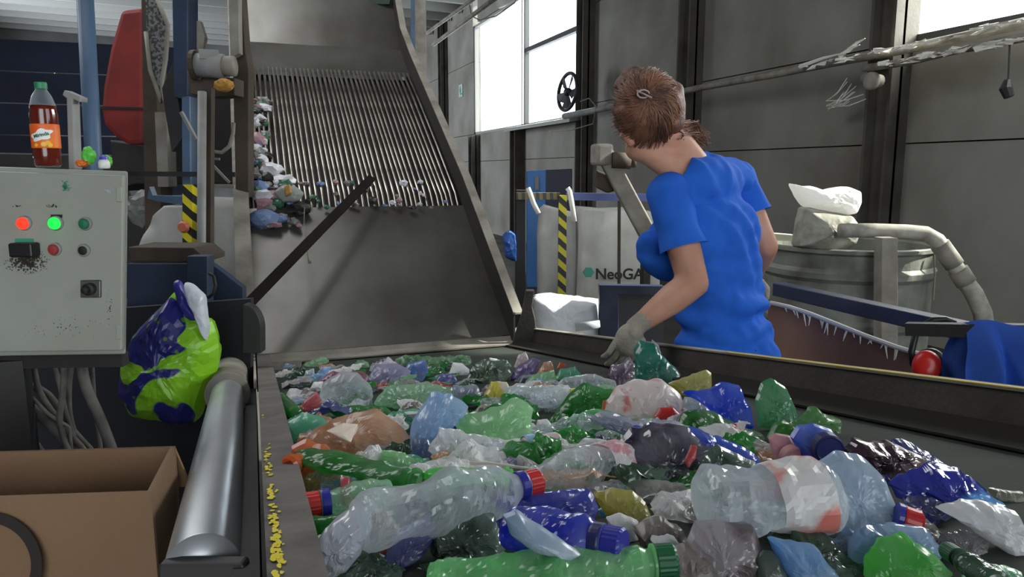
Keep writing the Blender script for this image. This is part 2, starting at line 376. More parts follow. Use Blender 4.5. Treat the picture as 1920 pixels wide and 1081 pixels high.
# ---------------------------------------------------------------- left machinery
one('bracket_frame', 'pale grey angle bracket standing on the control cabinet', 'frame', MB().px([(120, 168), (152, 182), (150, 192), (136, 186), (141, 318), (128, 318), (124, 184), (116, 178)], 1.68, .03), GREYP, bevel=.003)
one('blue_post', 'tall round light blue post left of the red guard', 'post', MB().tube([at(158, -30, 3.0), at(175, 285, 3.0), at(180, 400, 3.0)], .032, 16), BLUEL, smooth=True)
g = MB().px([(226, 18), (262, 14), (270, 18), (270, 270), (240, 272), (214, 256), (194, 234), (188, 205), (192, 160), (205, 90)], 4.2, .25)
bar = MB().px([(182, 199), (330, 203), (330, 207), (182, 204)], 4.15, .03)
thing('belt_guard', 'large red pear-shaped machine guard behind the blue post', 'guard', [P('shell', g, REDP, bevel=.03), P('strap', bar, BLACK)])
one('steel_column', 'grey upright channel column along the red guard edge', 'column', MB().px([(264, -20), (276, -20), (300, 250), (302, 470), (272, 470)], 4.0, .15), BROWN, bevel=.005)
m = MB().px([(272, -20), (287, -20), (314, 48), (310, 110), (303, 150), (302, 192), (282, 130), (275, 60)], 3.8, .015)
fr = MB().tube([at(x, y, 3.79) for x, y in ((287, -20), (315, 48), (311, 110), (304, 150), (303, 192), (282, 132), (274, 60))], .012, 6)
MESHM = mat('perforated_sheet', (128, 128, 126), .6, rgb2=(60, 60, 60), nscale=60, lo=.45, hi=.55)
thing('mesh_guard', 'grey perforated guard panel with bent pointed lower end', 'guard', [P('mesh', m, MESHM), P('rim', fr, DUST, smooth=True)])
one('louvre_column', 'pale ribbed duct column beside the grey channel', 'column', MB().px([(290, 210), (312, 210), (316, 350), (296, 350)], 3.95, .1), DUST)
up = MB().px([(322, -20), (352, -20), (352, 180), (340, 185), (326, 182)], 3.5, .12)
lo_ = MB().px([(340, 180), (356, 180), (358, 350), (341, 350)], 3.5, .1)
tp = MB().px([(342, 346), (360, 346), (360, 462), (342, 462)], 3.48, .1)
lm = MB().lathe([(.02, 0), (.028, .01), (.02, .03)], at(346, 425, 3.46), -FW, 14)
thing('blue_column', 'dark blue machine column with striped hazard tape on its foot', 'column', [P('upper_box', up, BLUEP, bevel=.005), P('lower_tube', lo_, BLUEL, bevel=.005), P('hazard_strip', tp, HAZ), P('indicator', lm, mat('dim_orange', (200, 110, 80), .5))])
arm = MB().px([(303, 165), (325, 115), (330, 165), (345, 255), (322, 285), (310, 215)], 3.52, .06)
one('blue_link_plate', 'dark blue pivot plate between mesh guard and blue column', 'plate', arm, BLACK, bevel=.004)
m = MB().px([(352, 62), (362, 40), (374, 38), (384, 70), (378, 100), (362, 98)], 3.6, .04)
one('hanging_cover', 'pale bent metal cover beside the top of blue column', 'cover', m, DUST, bevel=.004)
body = MB().tube([at(366, 122, 3.3), at(420, 124, 3.3)], .052, 18); end = MB().tube([at(418, 124, 3.3), at(440, 124, 3.3)], .044, 16); flg = MB().lathe([(.065, 0), (.065, .02)], at(362, 122, 3.3), RT, 18)
tb = MB().box(at(392, 103, 3.28), (.08, .06, .04)); 
thing('gear_motor', 'dusty grey gear motor between blue column and chute frame', 'motor', [P('housing', body, GREYP, smooth=True), P('end_cap', end, DUST, smooth=True), P('flange', flg, BROWN), P('terminal_box', tb, GREYP)])
one('motor_bracket', 'dark steel bracket under the grey gear motor', 'bracket', MB().px([(352, 140), (440, 146), (440, 178), (400, 182), (356, 176)], 3.35, .12), BROWN, bevel=.004)
def blobmesh(name, c, r, seed, amp=.3, freq=2.0, sub=3, basis=None):
    bm = bmesh.new(); bmesh.ops.create_icosphere(bm, subdivisions=sub, radius=1)
    o = Vector((seed*7.3, seed*3.1, seed*1.7))
    for v in bm.verts:
        d = noise.voronoi(v.co*freq+o)[0]; k = 1 + amp*(.5-(d[1]-d[0])*1.3) + amp*.5*noise.noise(v.co*freq*2.3+o)
        p = v.co*k; p = Vector((p.x*r[0], p.y*r[1], p.z*r[2]))
        v.co = (basis @ p if basis else RT*p.x+FW*p.y+UP*p.z) + c
    me = bpy.data.meshes.new(name); bm.to_mesh(me); bm.free(); return me
one('orange_rag', 'ochre orange rag tucked under the gear motor', 'rag', blobmesh('r', at(420, 160, 3.2), (.038, .03, .026), 3), mat('ochre_rag', (190, 140, 60), .85, rgb2=(140, 100, 44)))
one('grey_pole', 'slim grey vertical pole left of the brown chute column', 'pole', MB().tube([at(379, 172, 3.0), at(376, 900, 3.0)], .017, 12), GREYP, smooth=True)
one('brown_angle', 'brown rusty angle iron right behind the slim grey pole', 'column', MB().px([(384, 165), (396, 165), (392, 900), (383, 900)], 3.1, .04), BROWN)
one('chute_column', 'dark brown upright column at chute left side', 'column', MB().px([(434, -20), (452, -20), (460, 90), (466, 130), (466, 370), (442, 370), (436, 120)], 3.6, .08), BROWN, bevel=.004)
one('upper_strip', 'pale vertical flange at top left of chute', 'strip', MB().px([(428, -20), (446, -20), (448, 100), (432, 108)], 3.5, .05), DUST)
for lab, x0, y0, x1, y1, D, th, mt in (
    ('thin dark horizontal bar crossing in front of machine columns', 180, 325, 442, 327, 3.4, .022, BLACK),
    ('pale horizontal bar beside the brown chute column', 392, 348, 440, 350, 3.3, .016, DUST),
    ('second pale bar lower on the brown chute column', 392, 297, 412, 298, 3.3, .01, DUST)):
    one('cross_bar', lab, 'bar', MB().beam(at(x0, y0, D), at(x1, y1, D), th, th), mt)
one('diagonal_brace', 'pale diagonal brace below the motor by the slim pole', 'brace', MB().beam(at(340, 210, 3.3), at(368, 262, 3.3), .014, .014), GREYP)
one('diagonal_brace', 'thin diagonal brace right of the slim grey pole', 'brace', MB().beam(at(392, 302, 3.3), at(430, 342, 3.3), .01, .01), DUST)
one('blue_cross_arm', 'light blue steel cross arm above the left white bags', 'bar', MB().px([(280, 350), (286, 366), (342, 368), (342, 384), (300, 378), (276, 372)], 3.7, .05), BLUEL)
one('cable_loop', 'pale cable looping left of the brown chute column', 'cable', MB().tube([at(x, y, 3.4) for x, y in ((392, 272), (400, 284), (416, 286), (430, 274), (437, 250), (438, 230))], .009, 8), DUST, smooth=True)
# back filler: added dark bodies closing the gaps behind the left machinery
one('filler_body', 'dark blackish filler body closing the space behind columns', 'machine', MB().px([(205, 262), (300, 275), (330, 180), (445, 180), (445, 345), (250, 345), (215, 360)], 4.6, .5), BLACK, bevel=.01)
one('filler_base', 'dark filler body closing the space behind cabinet and white bags', 'machine', MB().px([(-60, 285), (215, 290), (250, 380), (465, 380), (465, 560), (-60, 560)], 5.2, .5), BLACK, bevel=.01)
def bigbag(name, lab, pts, D, th, seed, mt, subs=()):
    m = MB(); base = [at(x, y, D) for x, y in pts]; m.prism(base, FW*th)
    me = bpy.data.meshes.new('b'); me.from_pydata(m.v, [], m.f); bm = bmesh.new(); bm.from_mesh(me)
    bmesh.ops.triangulate(bm, faces=bm.faces)
    bmesh.ops.subdivide_edges(bm, edges=bm.edges, cuts=5, use_grid_fill=True); bmesh.ops.triangulate(bm, faces=bm.faces)
    bmesh.ops.recalc_face_normals(bm, faces=bm.faces)
    o = Vector((seed, seed*2.2, 0))
    for v in bm.verts:
        q = v.co*3; q.z *= .45; k = noise.noise(q+o)*.07+noise.noise(v.co*9+o)*.02
        v.co = v.co + FW*k + RT*k*.3
    bm.to_mesh(me); bm.free()
    return thing(name, lab, 'bag', [P('sack', me, mt, smooth=True)]+list(subs) if subs else [P(None, me, mt, smooth=True)])
bigbag('bulk_bag', 'white bulk bag left of the striped foot, gathered at top', [(248, 478), (262, 440), (282, 405), (304, 386), (338, 388), (342, 478)], 3.9, .35, 1.5, WHITEP)
bigbag('bulk_bag', 'white bulk bag bulging right behind the slim grey pole', [(340, 480), (342, 400), (362, 372), (446, 376), (456, 640), (400, 640), (396, 480)], 3.75, .3, 4.5, WHITEP)
one('clear_wrap', 'greyish plastic wrap heap left of the white bags', 'wrap', blobmesh('w', at(268, 392, 4.2), (.07, .08, .09), 5, .4), mat('grey_wrap', (150, 152, 150), .4, alpha=.6, trans=.2))
# green stuff below
# ---------------------------------------------------------------- control cabinet
D = 1.6
fr = [at(-40, 311, D), at(240, 321, D), at(236, 664, D), at(-40, 668, D)]
body = MB().prism(fr, FW*.12-RT*.068)
dr = [at(-40, 320, D-.016), at(231, 329, D-.016), at(228, 657, D-.016), at(-40, 660, D-.016)]
door = MB().prism(dr, FW*.014)
def btn(x, y, r, h, mt, name, lab=None, emit=0, ring=True):
    c = at(x, y, D-.016); n = -FW
    rb = MB().lathe([(r*1.25, -.002), (r*1.25, .004), (r*1.05, .007)], c, n, 24)
    cb = MB().lathe([(r, .0), (r, h*.7), (r*.82, h), (r*.3, h*1.08)], c, n, 24)
    return P(name, cb, mt, [P('bezel', rb, GREYP, smooth=False)], label=lab)
CH = mat('worn_metal', (110, 108, 104), .4, metal=.6, rgb2=(70, 68, 64))
parts = [P('body', body, CAB, bevel=.004)]
doorsubs = [btn(47, 418, .0125, .014, mat('lamp_red', (255, 40, 24), .3, emit=2.2), 'indicator_lamp', 'lit red lamp'),
         btn(106, 418, .0125, .014, mat('lamp_green', (20, 255, 60), .3, emit=1.8), 'indicator_lamp', 'lit green lamp'),
         btn(161, 419, .0115, .012, mat('button_green', (30, 110, 76), .4), 'push_button', 'unlit green button'),
         btn(104, 467, .0115, .012, mat('button_red', (150, 50, 46), .5), 'push_button', 'dull red button'),
         btn(158, 469, .011, .008, BLK, 'key_switch', 'black key switch')]
sw = MB().box(at(46, 468, D-.03), (.05, .03, .03), Matrix.Rotation(-YAW, 3, 'Z'))
doorsubs.append(P('hooded_socket', sw, BLK, [], bevel=.004))
gs = MB().px([(28, 447), (62, 447), (62, 455), (28, 455)], D-.018, .002); doorsubs.append(P('label_strip', gs, mat('teal_label', (50, 150, 120), .6)))
rp = MB().px([(150, 525), (188, 525), (188, 558), (150, 558)], D-.022, .006)
rk = MB().lathe([(.013, 0), (.013, .012), (.007, .013), (.007, .026), (.0, .027)], at(170, 541, D-.022), -FW, 20)
doorsubs.append(P('rotary_switch', rp, CH, [P('knob', rk, BLK, smooth=False)], bevel=.002))
doorsubs.append(P('label_strip', MB().px([(95, 402), (116, 402), (116, 408), (95, 408)], D-.018, .002), BLK))
for y in (350, 608):
    doorsubs.append(P('hinge', MB().px([(218, y), (228, y), (228, y+28), (218, y+28)], D-.02, .004), CAB, bevel=.001))
gm = MB(); gr = random.Random(4)     # grime blot and stickers
def splat(cx, cy, rx, ry, n, s, mb, D):
    for k in range(n):
        a = gr.random()*6.28; r = gr.random()**.8; x = cx+math.cos(a)*r*rx; y = cy+math.sin(a)*r*ry; q = s*gr.uniform(.4, 1.2)*(1.3-r)
        mb.px([(x+q*math.cos(t+a)*gr.uniform(.5, 1), y+q*math.sin(t+a)*gr.uniform(.5, 1)) for t in (0, 1.2, 2.4, 3.6, 4.8)], D, .0006)
splat(50, 492, 46, 22, 260, 3.2, gm, D-.0172); splat(56, 478, 26, 14, 130, 4, gm, D-.0173)
splat(100, 385, 14, 5, 16, 2.5, gm, D-.0172); splat(30, 386, 14, 3, 10, 1.8, gm, D-.0172); splat(120, 612, 100, 30, 60, 1.3, gm, D-.0172); splat(206, 580, 8, 40, 26, 1.5, gm, D-.0172)
doorsubs.append(P('grime', gm, mat('grime', (62, 56, 48), .9), stuff=True))
s1 = MB(); splat(122, 348, 11, 13, 30, 4, s1, D-.0172); doorsubs.append(P('torn_sticker', s1, mat('sticker_green', (72, 140, 120), .7), label='torn green sticker'))
s2 = MB(); splat(203, 357, 7, 6, 12, 3, s2, D-.0172); doorsubs.append(P('torn_sticker', s2, mat('sticker_pale', (176, 178, 200), .7), label='pale torn sticker'))
parts.append(P('door', door, CAB, doorsubs, bevel=.003))
thing('control_cabinet', 'grey electrical control cabinet with lit red and green lamps', 'control cabinet', parts)
# cabinet stand and cables below
one('cabinet_stand', 'dark steel stand carrying the grey control cabinet', 'stand', MB().beam(at(20, 672, 1.67), at(20, 672, 1.67)+Vector((0, 0, -.85)), .06, .06).beam(at(-30, 676, 1.67), at(235, 672, 1.67), .03, .03), BLACK)
CAB1 = mat('cable_grey', (105, 102, 98), .7, rgb2=(64, 60, 56), nscale=20)
cr = random.Random(11)
cables = [[(5, 670), (40, 720), (90, 775), (130, 800)], [(60, 668), (75, 735), (120, 800), (160, 845)], [(95, 668), (112, 720), (125, 780), (150, 850)], [(135, 668), (128, 730), (132, 790), (155, 850)], [(152, 668), (160, 720), (190, 790), (212, 848)],
          [(0, 736), (50, 760), (100, 800), (140, 850)], [(172, 668), (175, 720), (178, 760), (190, 850)], [(40, 716), (90, 740), (130, 800), (175, 850)], [(120, 668), (118, 735), (112, 790), (130, 850)], [(-20, 700), (20, 770), (60, 820), (90, 860)]]
names = ['thinnest cable slanting from cabinet left corner down right', 'cable dropping left of centre below the cabinet', 'slender cable swaying right below cabinet middle', 'pale straight cable below the cabinet middle', 'thick pale cable bending down right toward the box corner',
         'thick dark hose curving in from the left edge', 'rightmost thin cable under the cabinet', 'dusty cable crossing diagonally over the bundle', 'cable bowing left at the middle of the bundle', 'dark cable at lower left above cardboard box']
for k, c in enumerate(cables):
    D0 = 1.72+.03*(k % 4); r = (.004, .007, .006, .008, .012, .013, .005, .009, .007, .006)[k]
    ps = [at(x, y, D0) for x, y in c]
    # smooth curve
    q = []
    for i in range(len(ps)-1):
        p0 = ps[max(i-1, 0)]; p1 = ps[i]; p2 = ps[i+1]; p3 = ps[min(i+2, len(ps)-1)]
        for t in (0, .25, .5, .75): q.append(.5*((2*p1)+(p2-p0)*t+(2*p0-5*p1+4*p2-p3)*t*t+(3*p1-p0-3*p2+p3)*t**3))
    q.append(ps[-1]); q.append(ps[-1]+Vector((0, 0, -.35)))
    one('cable', names[k], 'cable', MB().tube(q, r, 8), CAB1, smooth=True, group='cables hanging under the control cabinet')
one('dark_backdrop', 'dark sheet filling the void behind the hanging cables', 'panel', MB().px([(-80, 600), (470, 560), (470, 1250), (-80, 1250)], 2.6, .03), mat('void_dark', (34, 36, 42), .8))  # dark sheet stands in for the dark void behind the cables

# things on the cabinet
D = 1.66; bp = at(91, 314, D); 
prof = [(.001, 0), (.022, .0), (.026, .006), (.0275, .03), (.0265, .05), (.0275, .06), (.0275, .115), (.026, .125), (.0255, .135), (.019, .155), (.011, .168), (.011, .176)]
SODA = mat('soda_dark', (92, 26, 14), .12, coat=.3)
CLR = mat('clear_plastic', (176, 188, 190), .1, alpha=.10, trans=.05, spec=.7)
liq = MB().lathe([(.001, .004), (.021, .004), (.0255, .01), (.0265, .03), (.0255, .05), (.0265, .06), (.0265, .125)], bp, UP, 24)
liq = MB().lathe([(.001, .001), (.0222, .0008), (.0262, .006), (.0277, .03), (.0267, .05), (.0277, .06), (.0277, .115), (.0262, .125), (.0257, .134), (.001, .1342)], bp, UP, 28)
lb = MB().lathe([(.0279, .042), (.0286, .044), (.0286, .092), (.0279, .094)], bp, UP, 64)
cp = MB().lathe([(.0125, .17), (.0125, .182), (.0115, .184)], bp, UP, 20)
def text(body, size, pos, xdir, ydir, m, ext=.0004, name='lettering', bold=0):
    c = bpy.data.curves.new('t', 'FONT'); c.body = body; c.size = size; c.extrude = ext; c.align_x = 'CENTER'; c.align_y = 'CENTER'; c.offset = bold
    o = bpy.data.objects.new('t', c); COL.objects.link(o); bpy.context.view_layer.update()
    me = bpy.data.meshes.new_from_object(o.evaluated_get(bpy.context.evaluated_depsgraph_get())); bpy.data.objects.remove(o)
    x = Vector(xdir).normalized(); y = Vector(ydir).normalized(); z = x.cross(y)
    M = Matrix((x, y, z)).transposed().to_4x4(); M.translation = Vector(pos); me.transform(M); return P(name, me, m)
def cylwrap(me, c, r, ang0):   # wrap flat lettering (x right along RT, z up) around a vertical cylinder
    for v in me.vertices:
        d = v.co-c; xx = d.dot(RT); a = ang0+xx/r; dirn = (-FW)*math.cos(a)+RT*math.sin(a); v.co = Vector((c.x, c.y, 0))+dirn*(r+.0004+abs(d.dot(FW))*0) + Vector((0, 0, v.co.z))
sp = MB()
tt = text('Mirinda', .0105, bp+Vector((0, 0, .07)), RT*.97+UP*.25, UP*.97-RT*.25, mat('logo_green', (20, 120, 70), .5), bold=.0003)
cylwrap(tt.mb, bp, .0296, .25)
sq = MB()
cc = bp+Vector((0, 0, .07)); pts = []
for k in range(24):
    a = 2*math.pi*k/24; r = 1+.18*math.sin(5*a)
    pts.append(cc+RT*(.022*math.cos(a)*r)+UP*(.012*math.sin(a)*r+.25*.022*math.cos(a)))
rg = [[cc.lerp(p, t) for p in pts] for t in (1, .75, .5, .25)]; sq.add([p for r in rg for p in r]+[cc], [(i*24+k, i*24+(k+1) % 24, (i+1)*24+(k+1) % 24, (i+1)*24+k) for i in range(3) for k in range(24)]+[(72+k, 72+(k+1) % 24, 96) for k in range(24)])
for v in sq.v:
    d = v-bp; a = .25+d.dot(RT)/.0287; v.xyz = (Vector((bp.x, bp.y, 0))+((-FW)*math.cos(a)+RT*math.sin(a))*.0291+Vector((0, 0, v.z)))
fr2 = MB()
for dx, dz, r in ((.004, .05, .006), (.012, .053, .0055), (.016, .048, .005), (-.012, .048, .004)):
    a = .25+dx/.0287; fr2.lathe([(r, 0), (r*.8, .001)], Vector((bp.x, bp.y, bp.z+dz))+((-FW)*math.cos(a)+RT*math.sin(a))*.0287, (-FW)*math.cos(a)+RT*math.sin(a), 14)
thing('soda_bottle', 'soda bottle with orange label standing on the control cabinet', 'bottle',
      [P('body', MB().lathe(prof, bp, UP, 28), CLR, smooth=True), P('drink', liq, SODA, smooth=True),
       P('label', lb, mat('soda_label', (232, 96, 30), .45, rgb2=(240, 130, 40), nscale=30), [P('splash', sq, mat('label_white', (236, 240, 236), .5)), tt, P('fruit_print', fr2, mat('fruit_yellow', (245, 190, 60), .5))], smooth=False),
       P('cap', cp, mat('cap_green', (40, 130, 90), .45))])
gp = MB()
one('green_wrapper', 'bright green pointed wrapper on the cabinet top', 'wrapper', blobmesh('w', at(166, 292, 1.64), (.013, .014, .018), 2, .35, 1.4), mat('wrap_green', (90, 190, 70), .35))
one('orange_wrapper', 'small orange scrap beside the green wrapper on cabinet', 'wrapper', blobmesh('w', at(154, 306, 1.63), (.011, .012, .008), 6, .35, 1.4), mat('wrap_orange', (220, 110, 40), .4))
wb = at(196, 316, 1.64)
thing('small_bottle', 'small white bottle with blue cap on the cabinet corner', 'bottle', [P('body', MB().lathe([(.009, 0), (.012, .003), (.012, .014), (.008, .02)], wb, UP, 16), mat('white_plastic', (225, 225, 220), .4), smooth=True),
      P('cap', MB().lathe([(.009, .02), (.008, .026), (.002, .03)], wb, UP, 16), mat('cap_navy', (50, 60, 170), .4)), P('wrap', blobmesh('w', wb+Vector((.002, .012, .016)), (.013, .008, .013), 9, .3, 1.3), MC['wrap_green'])])

# ---------------------------------------------------------------- cardboard box (low left)
D = 1.35
a0, a1 = at(-260, 855, D), at(326, 838, D)
b0, b1 = at(-260, 1000, 1.12), at(280, 905, 1.12)
# box: near face below rim; open flap folded back showing inside
B = MB(); rim_n0 = at(-300, 942, 1.05); rim_n1 = at(283, 922, 1.05)
front = MB().prism([rim_n0, rim_n1, rim_n1+Vector((0, 0, -.6)), rim_n0+Vector((0, 0, -.6))], FW*.006)
bk1 = at(326, 838, 1.22); bk0 = at(-340, 858, 1.2)
back = MB().prism([bk0, bk1, bk1+Vector((0, 0, -.6)), bk0+Vector((0, 0, -.6))], FW*.006)
side = MB().prism([rim_n1, bk1, bk1+Vector((0, 0, -.6)), rim_n1+Vector((0, 0, -.6))], -RT*.006)
flap = MB().prism([bk0-UP*.0, bk1, bk1+FW*.05-UP*.09, bk0+FW*.05-UP*.09], FW*.005)
arc = MB(); c0 = (-22, 1060)
def arcpts(r0, r1, a0, a1, n=20): return [(c0[0]+r0*math.cos(a0+(a1-a0)*k/n), c0[1]-r0*1.0*math.sin(a0+(a1-a0)*k/n)) for k in range(n+1)]+[(c0[0]+r1*math.cos(a1-(a1-a0)*k/n), c0[1]-r1*math.sin(a1-(a1-a0)*k/n)) for k in range(n+1)]
o_ = arcpts(101, 80, -.9, 1.5)
nn = len(o_)//2
rb0 = [at(x, y, 1.049) for x, y in o_]
for k in range(nn-1): arc.add([rb0[k], rb0[k+1], rb0[2*nn-2-k], rb0[2*nn-1-k]], [(0, 1, 2, 3)])
thing('cardboard_box', 'large open brown cardboard box with a black printed arc', 'box', [P('front_panel', front, CARD, [P('printed_arc', arc, mat('print_black', (40, 34, 30), .8))]), P('back_panel', back, CARD), P('side_panel', side, CARD), P('flap', flap, mat('cardboard_inside', (160, 126, 90), .85, rgb2=(140, 108, 76), nscale=2))])
# ---------------------------------------------------------------- outline solids
def puffy(pts, D, th, seed=1, cr=.35, freq=14, K=15, n=96, slope=False, back=.6, sharp=.5, sm=.25, hp=2.4):
    """a crumpled hollow body whose silhouette is pts (picture outline) standing at depth D, th thick"""
    W = [at(x, y, D) for x, y in pts]; m = len(W)
    L = [(W[(i+1) % m]-W[i]).length for i in range(m)]; tot = sum(L); out = []; 
    for k in range(n):
        d = tot*k/n; i = 0
        while d > L[i] and i < m-1: d -= L[i]; i += 1
        out.append(W[i].lerp(W[(i+1) % m], min(1, d/L[i])))
    o2 = [out[k]*(1-2*sm)+(out[k-1]+out[(k+1) % n])*sm for k in range(n)]; out = o2
    c = sum(out, Vector())/n; size = math.sqrt(sum((p-c).length_squared for p in out)/n)
    vs = []; fs = []; o = Vector((seed*5.1, seed*2.7, seed*9.3))
    def disp(p, w):
        q = p*freq+o; d = noise.voronoi(q)[0]
        k = (.45-(d[1]-d[0])*1.0)*cr*size*.6 + noise.noise(q*.45)*cr*size*.6 + ridge(q*.8)*cr*size*.5 + ridge(q*2.0, 3)*cr*size*.36
        return k*w
    nn = [noise.noise_vector(out[k]*freq*.7+o) for k in range(n)]; n3 = [noise.noise_vector(out[k]*freq*2.6+o) for k in range(n)]
    for side in (-1, 1):
        t0 = th if side < 0 else th*back
        vs.append(c + FW*side*(t0+disp(c+FW*side, 1)*.8))
        for r in range(1, K+1):
            t = r/K; h = math.sqrt(max(0, 1-t**hp))
            for k in range(n):
                p = c.lerp(out[k], t); dd = disp(p+FW*side*.3, min(1, h*1.4+.12))
                nv = (noise.noise_vector(p*freq*1.3+o)*.24+noise.noise_vector(p*freq*3.2+o)*.12)*size*cr*min(1, h*1.5)
                q = p + nv + FW*side*(t0*h+dd*.7) + (RT*(nn[k].x+n3[k].x*.8)+UP*(nn[k].z+n3[k].z*.8))*size*cr*.2*t
                vs.append(q)
    h = 1+K*n
    for sgn, b in ((0, 0), (1, h)):
        for k in range(n):
            a = (b, b+1+k, b+1+(k+1) % n); fs.append(a if not sgn else a[::-1])
            for r in range(K-1):
                i0 = b+1+r*n; a = (i0+k, i0+n+k, i0+n+(k+1) % n, i0+(k+1) % n); fs.append(a if not sgn else a[::-1])
    i0 = 1+(K-1)*n; j0 = h+i0
    for k in range(n): fs.append((i0+k, j0+k, j0+(k+1) % n, i0+(k+1) % n))
    if slope:
        pass
    M = MB(); M.add(vs, fs); return M

# ---------------------------------------------------------------- conveyor
YN = -.55; YF = 3.09
def bl(X, Y, dz=0): return Vector((X, Y, beltz(Y)+dz))
bm_ = MB().prism([bl(.03, YN, -.02), bl(.03, YF, -.02), bl(.03, YF), bl(.03, YN)], (1.02, 0, 0))
fr = MB().prism([bl(.06, YN, -.16), bl(.06, YF, -.16), bl(.06, YF, -.03), bl(.06, YN, -.03)], (.96, 0, 0))
lg = []
for X in (.12, .98):
    for Y in (.25, 2.6):
        q = MB(); q.box((X, Y, (beltz(Y)-.16)/2), (.07, .07, beltz(Y)-.16)); lg.append(P('leg', q, BLUEP))
one('conveyor_belt', 'dark grey-green rubber belt running under all the plastic waste', 'conveyor belt', bm_, BELT)
rail = MB().prism([bl(-.002, YN, -.14), bl(-.002, YF+.05, -.14), bl(-.002, YF+.05, .045), bl(-.002, YN, .045)], (.05, 0, 0))
lip = MB().prism([bl(.048, YN, .035), bl(.048, YF+.05, .035), bl(.06, YF+.05, -.0), bl(.06, YN, -.0)], (.004, 0, 0))
RP = MB(); gr = random.Random(21)
def railmark(x0, y0, n, sx, sy):
    for k in range(n):
        c, t = onbelt(x0+gr.gauss(0, sx), y0+gr.gauss(0, sy), .0462); c.x = min(.043, max(.004, c.x)); s = .0022*gr.uniform(.6, 1.5)
        RP.add([c+Vector((s*1.1*math.cos(a)*gr.uniform(.6, 1.1), s*2.2*math.sin(a)*gr.uniform(.6, 1.1), 0))+Vector((0, 0, -SL*s*2.2*math.sin(a)))+Vector((0, 0, .0006)) for a in (0, 1.05, 2.1, 3.15, 4.2, 5.2)], [(0, 1, 2, 3, 4, 5)])
for (x, y, n, sx, sy) in ((501, 855, 18, 4, 10), (503, 880, 14, 4, 6), (507, 925, 22, 5, 8), (510, 945, 4, 3, 4), (513, 975, 30, 5, 12), (518, 1010, 30, 6, 12), (518, 1040, 40, 6, 10), (484, 778, 5, 2, 3), (521, 1076, 8, 4, 4)): railmark(x, y, n, sx, sy)
side_ = MB()
z = lambda Y, d: 1.166-.1557*Y+d
side_.prism([(1.125, .15, z(.15, -.15)), (1.17, .15, z(.15, 0)), (1.182, .15, z(.15, 0)), (1.137, .15, z(.15, -.15))], (0, 2.95, -SL*2.95))
flg = MB().prism([(1.165, .15, z(.15, 0)), (1.165, 3.1, z(3.1, 0)), (1.165, 3.1, z(3.1, .004)), (1.165, .15, z(.15, .004))], (.03, 0, 0))
ye = MB().prism([(1.164, .15, z(.15, .0043)), (1.164, 1.62, z(1.62, .0043)), (1.164, 1.62, z(1.62, .0063)), (1.164, .15, z(.15, .0063))], (.012, 0, 0))
skirt = MB().prism([(1.04, .1, beltz(.1)+.008), (1.135, .1, beltz(.1)+.02), (1.135, .1, beltz(.1)-.01), (1.04, .1, beltz(.1)+.004)], (0, 2.98, -SL*2.98))
thing('sorting_conveyor', 'dusty steel conveyor frame with side rails around the belt', 'conveyor',
      [P('frame_box', fr, DARKSTEEL), P('side_rail', rail, mat('rail_dusty', (112, 106, 100), .7, rgb2=(84, 79, 74), nscale=14, bump=.2, bscale=60), [P('yellow_paint', RP, YEL, stuff=True)], label='narrow left rail with yellow paint marks'),
       P('sideboard', side_, DARKSTEEL, [P('top_flange', flg, DUST), P('yellow_edge', ye, mat('edge_yellow', (200, 180, 90), .7))], label='tall right sideboard with yellow edge'),
       P('skirt', skirt, mat('skirt_dark', (44, 42, 38), .9, spec=.2))] + lg)
one('end_plate', 'dark curved steel plate where sideboard meets the chute', 'plate', MB().px([(986, 545), (1002, 545), (998, 575), (1004, 600), (1006, 622), (1004, 668), (955, 668), (962, 640), (978, 590)], 3.32, .05), DARKSTEEL, bevel=.004)
one('gap_shade_strip', 'dark strip filling the shaded gap between the rail and shiny roller', 'bar', MB().prism([bl(-.04, YN, -.14), bl(-.04, 2.6, -.14), bl(-.04, 2.6, -.03), bl(-.04, YN, -.03)], (.03, 0, 0)), BLACK)  # black strip stands in for the shade in this gap
# shiny return roller with dusty sleeve and end bracket
ra = at(380, 1068, .9); rb = at(427, 735, 2.2); rd = (rb-ra).normalized()
tubem = MB().lathe([(.044, 0), (.0445, .002), (.0445, (rb-ra).length), (.044, (rb-ra).length+.01)], ra, rd, 36)
sl = MB().lathe([(.0565, 0), (.058, .004), (.058, .75), (.056, .76)], rb-rd*.03, rd, 32)
rim = MB().lathe([(.062, -.012), (.063, -.006), (.063, .01), (.058, .014)], rb-rd*.03, rd, 32)
br = MB().px([(296, 1063), (300, 1056), (454, 1056), (458, 1063), (458, 1200), (296, 1200)], .875, .02)
CHROME = mat('brushed_tube', (214, 218, 222), .34, metal=.75, rgb2=(176, 180, 186), nscale=5, aniso=(1, .4, 1), bump=.04, bscale=25)
thing('roller', 'shiny silver roller tube running along the left rail', 'roller', [P('tube', tubem, CHROME, smooth=True), P('sleeve', sl, DUST, [P('sleeve_rim', rim, DUST, smooth=True)], smooth=True, label='dusty grey sleeve'), P('end_bracket', br, mat('bracket_dark', (52, 50, 50), .5), bevel=.003)])
one('rubber_flap', 'grey stiff rubber flap hanging at belt left far corner', 'flap', MB().prism([at(502, 684, 2.9), at(566, 680, 2.9), at(556, 738, 2.62), at(508, 740, 2.62)], UP*.012), mat('flap_grey', (104, 100, 90), .8, rgb2=(84, 80, 72), nscale=30, aniso=(6, .4, 1)), bevel=.003)

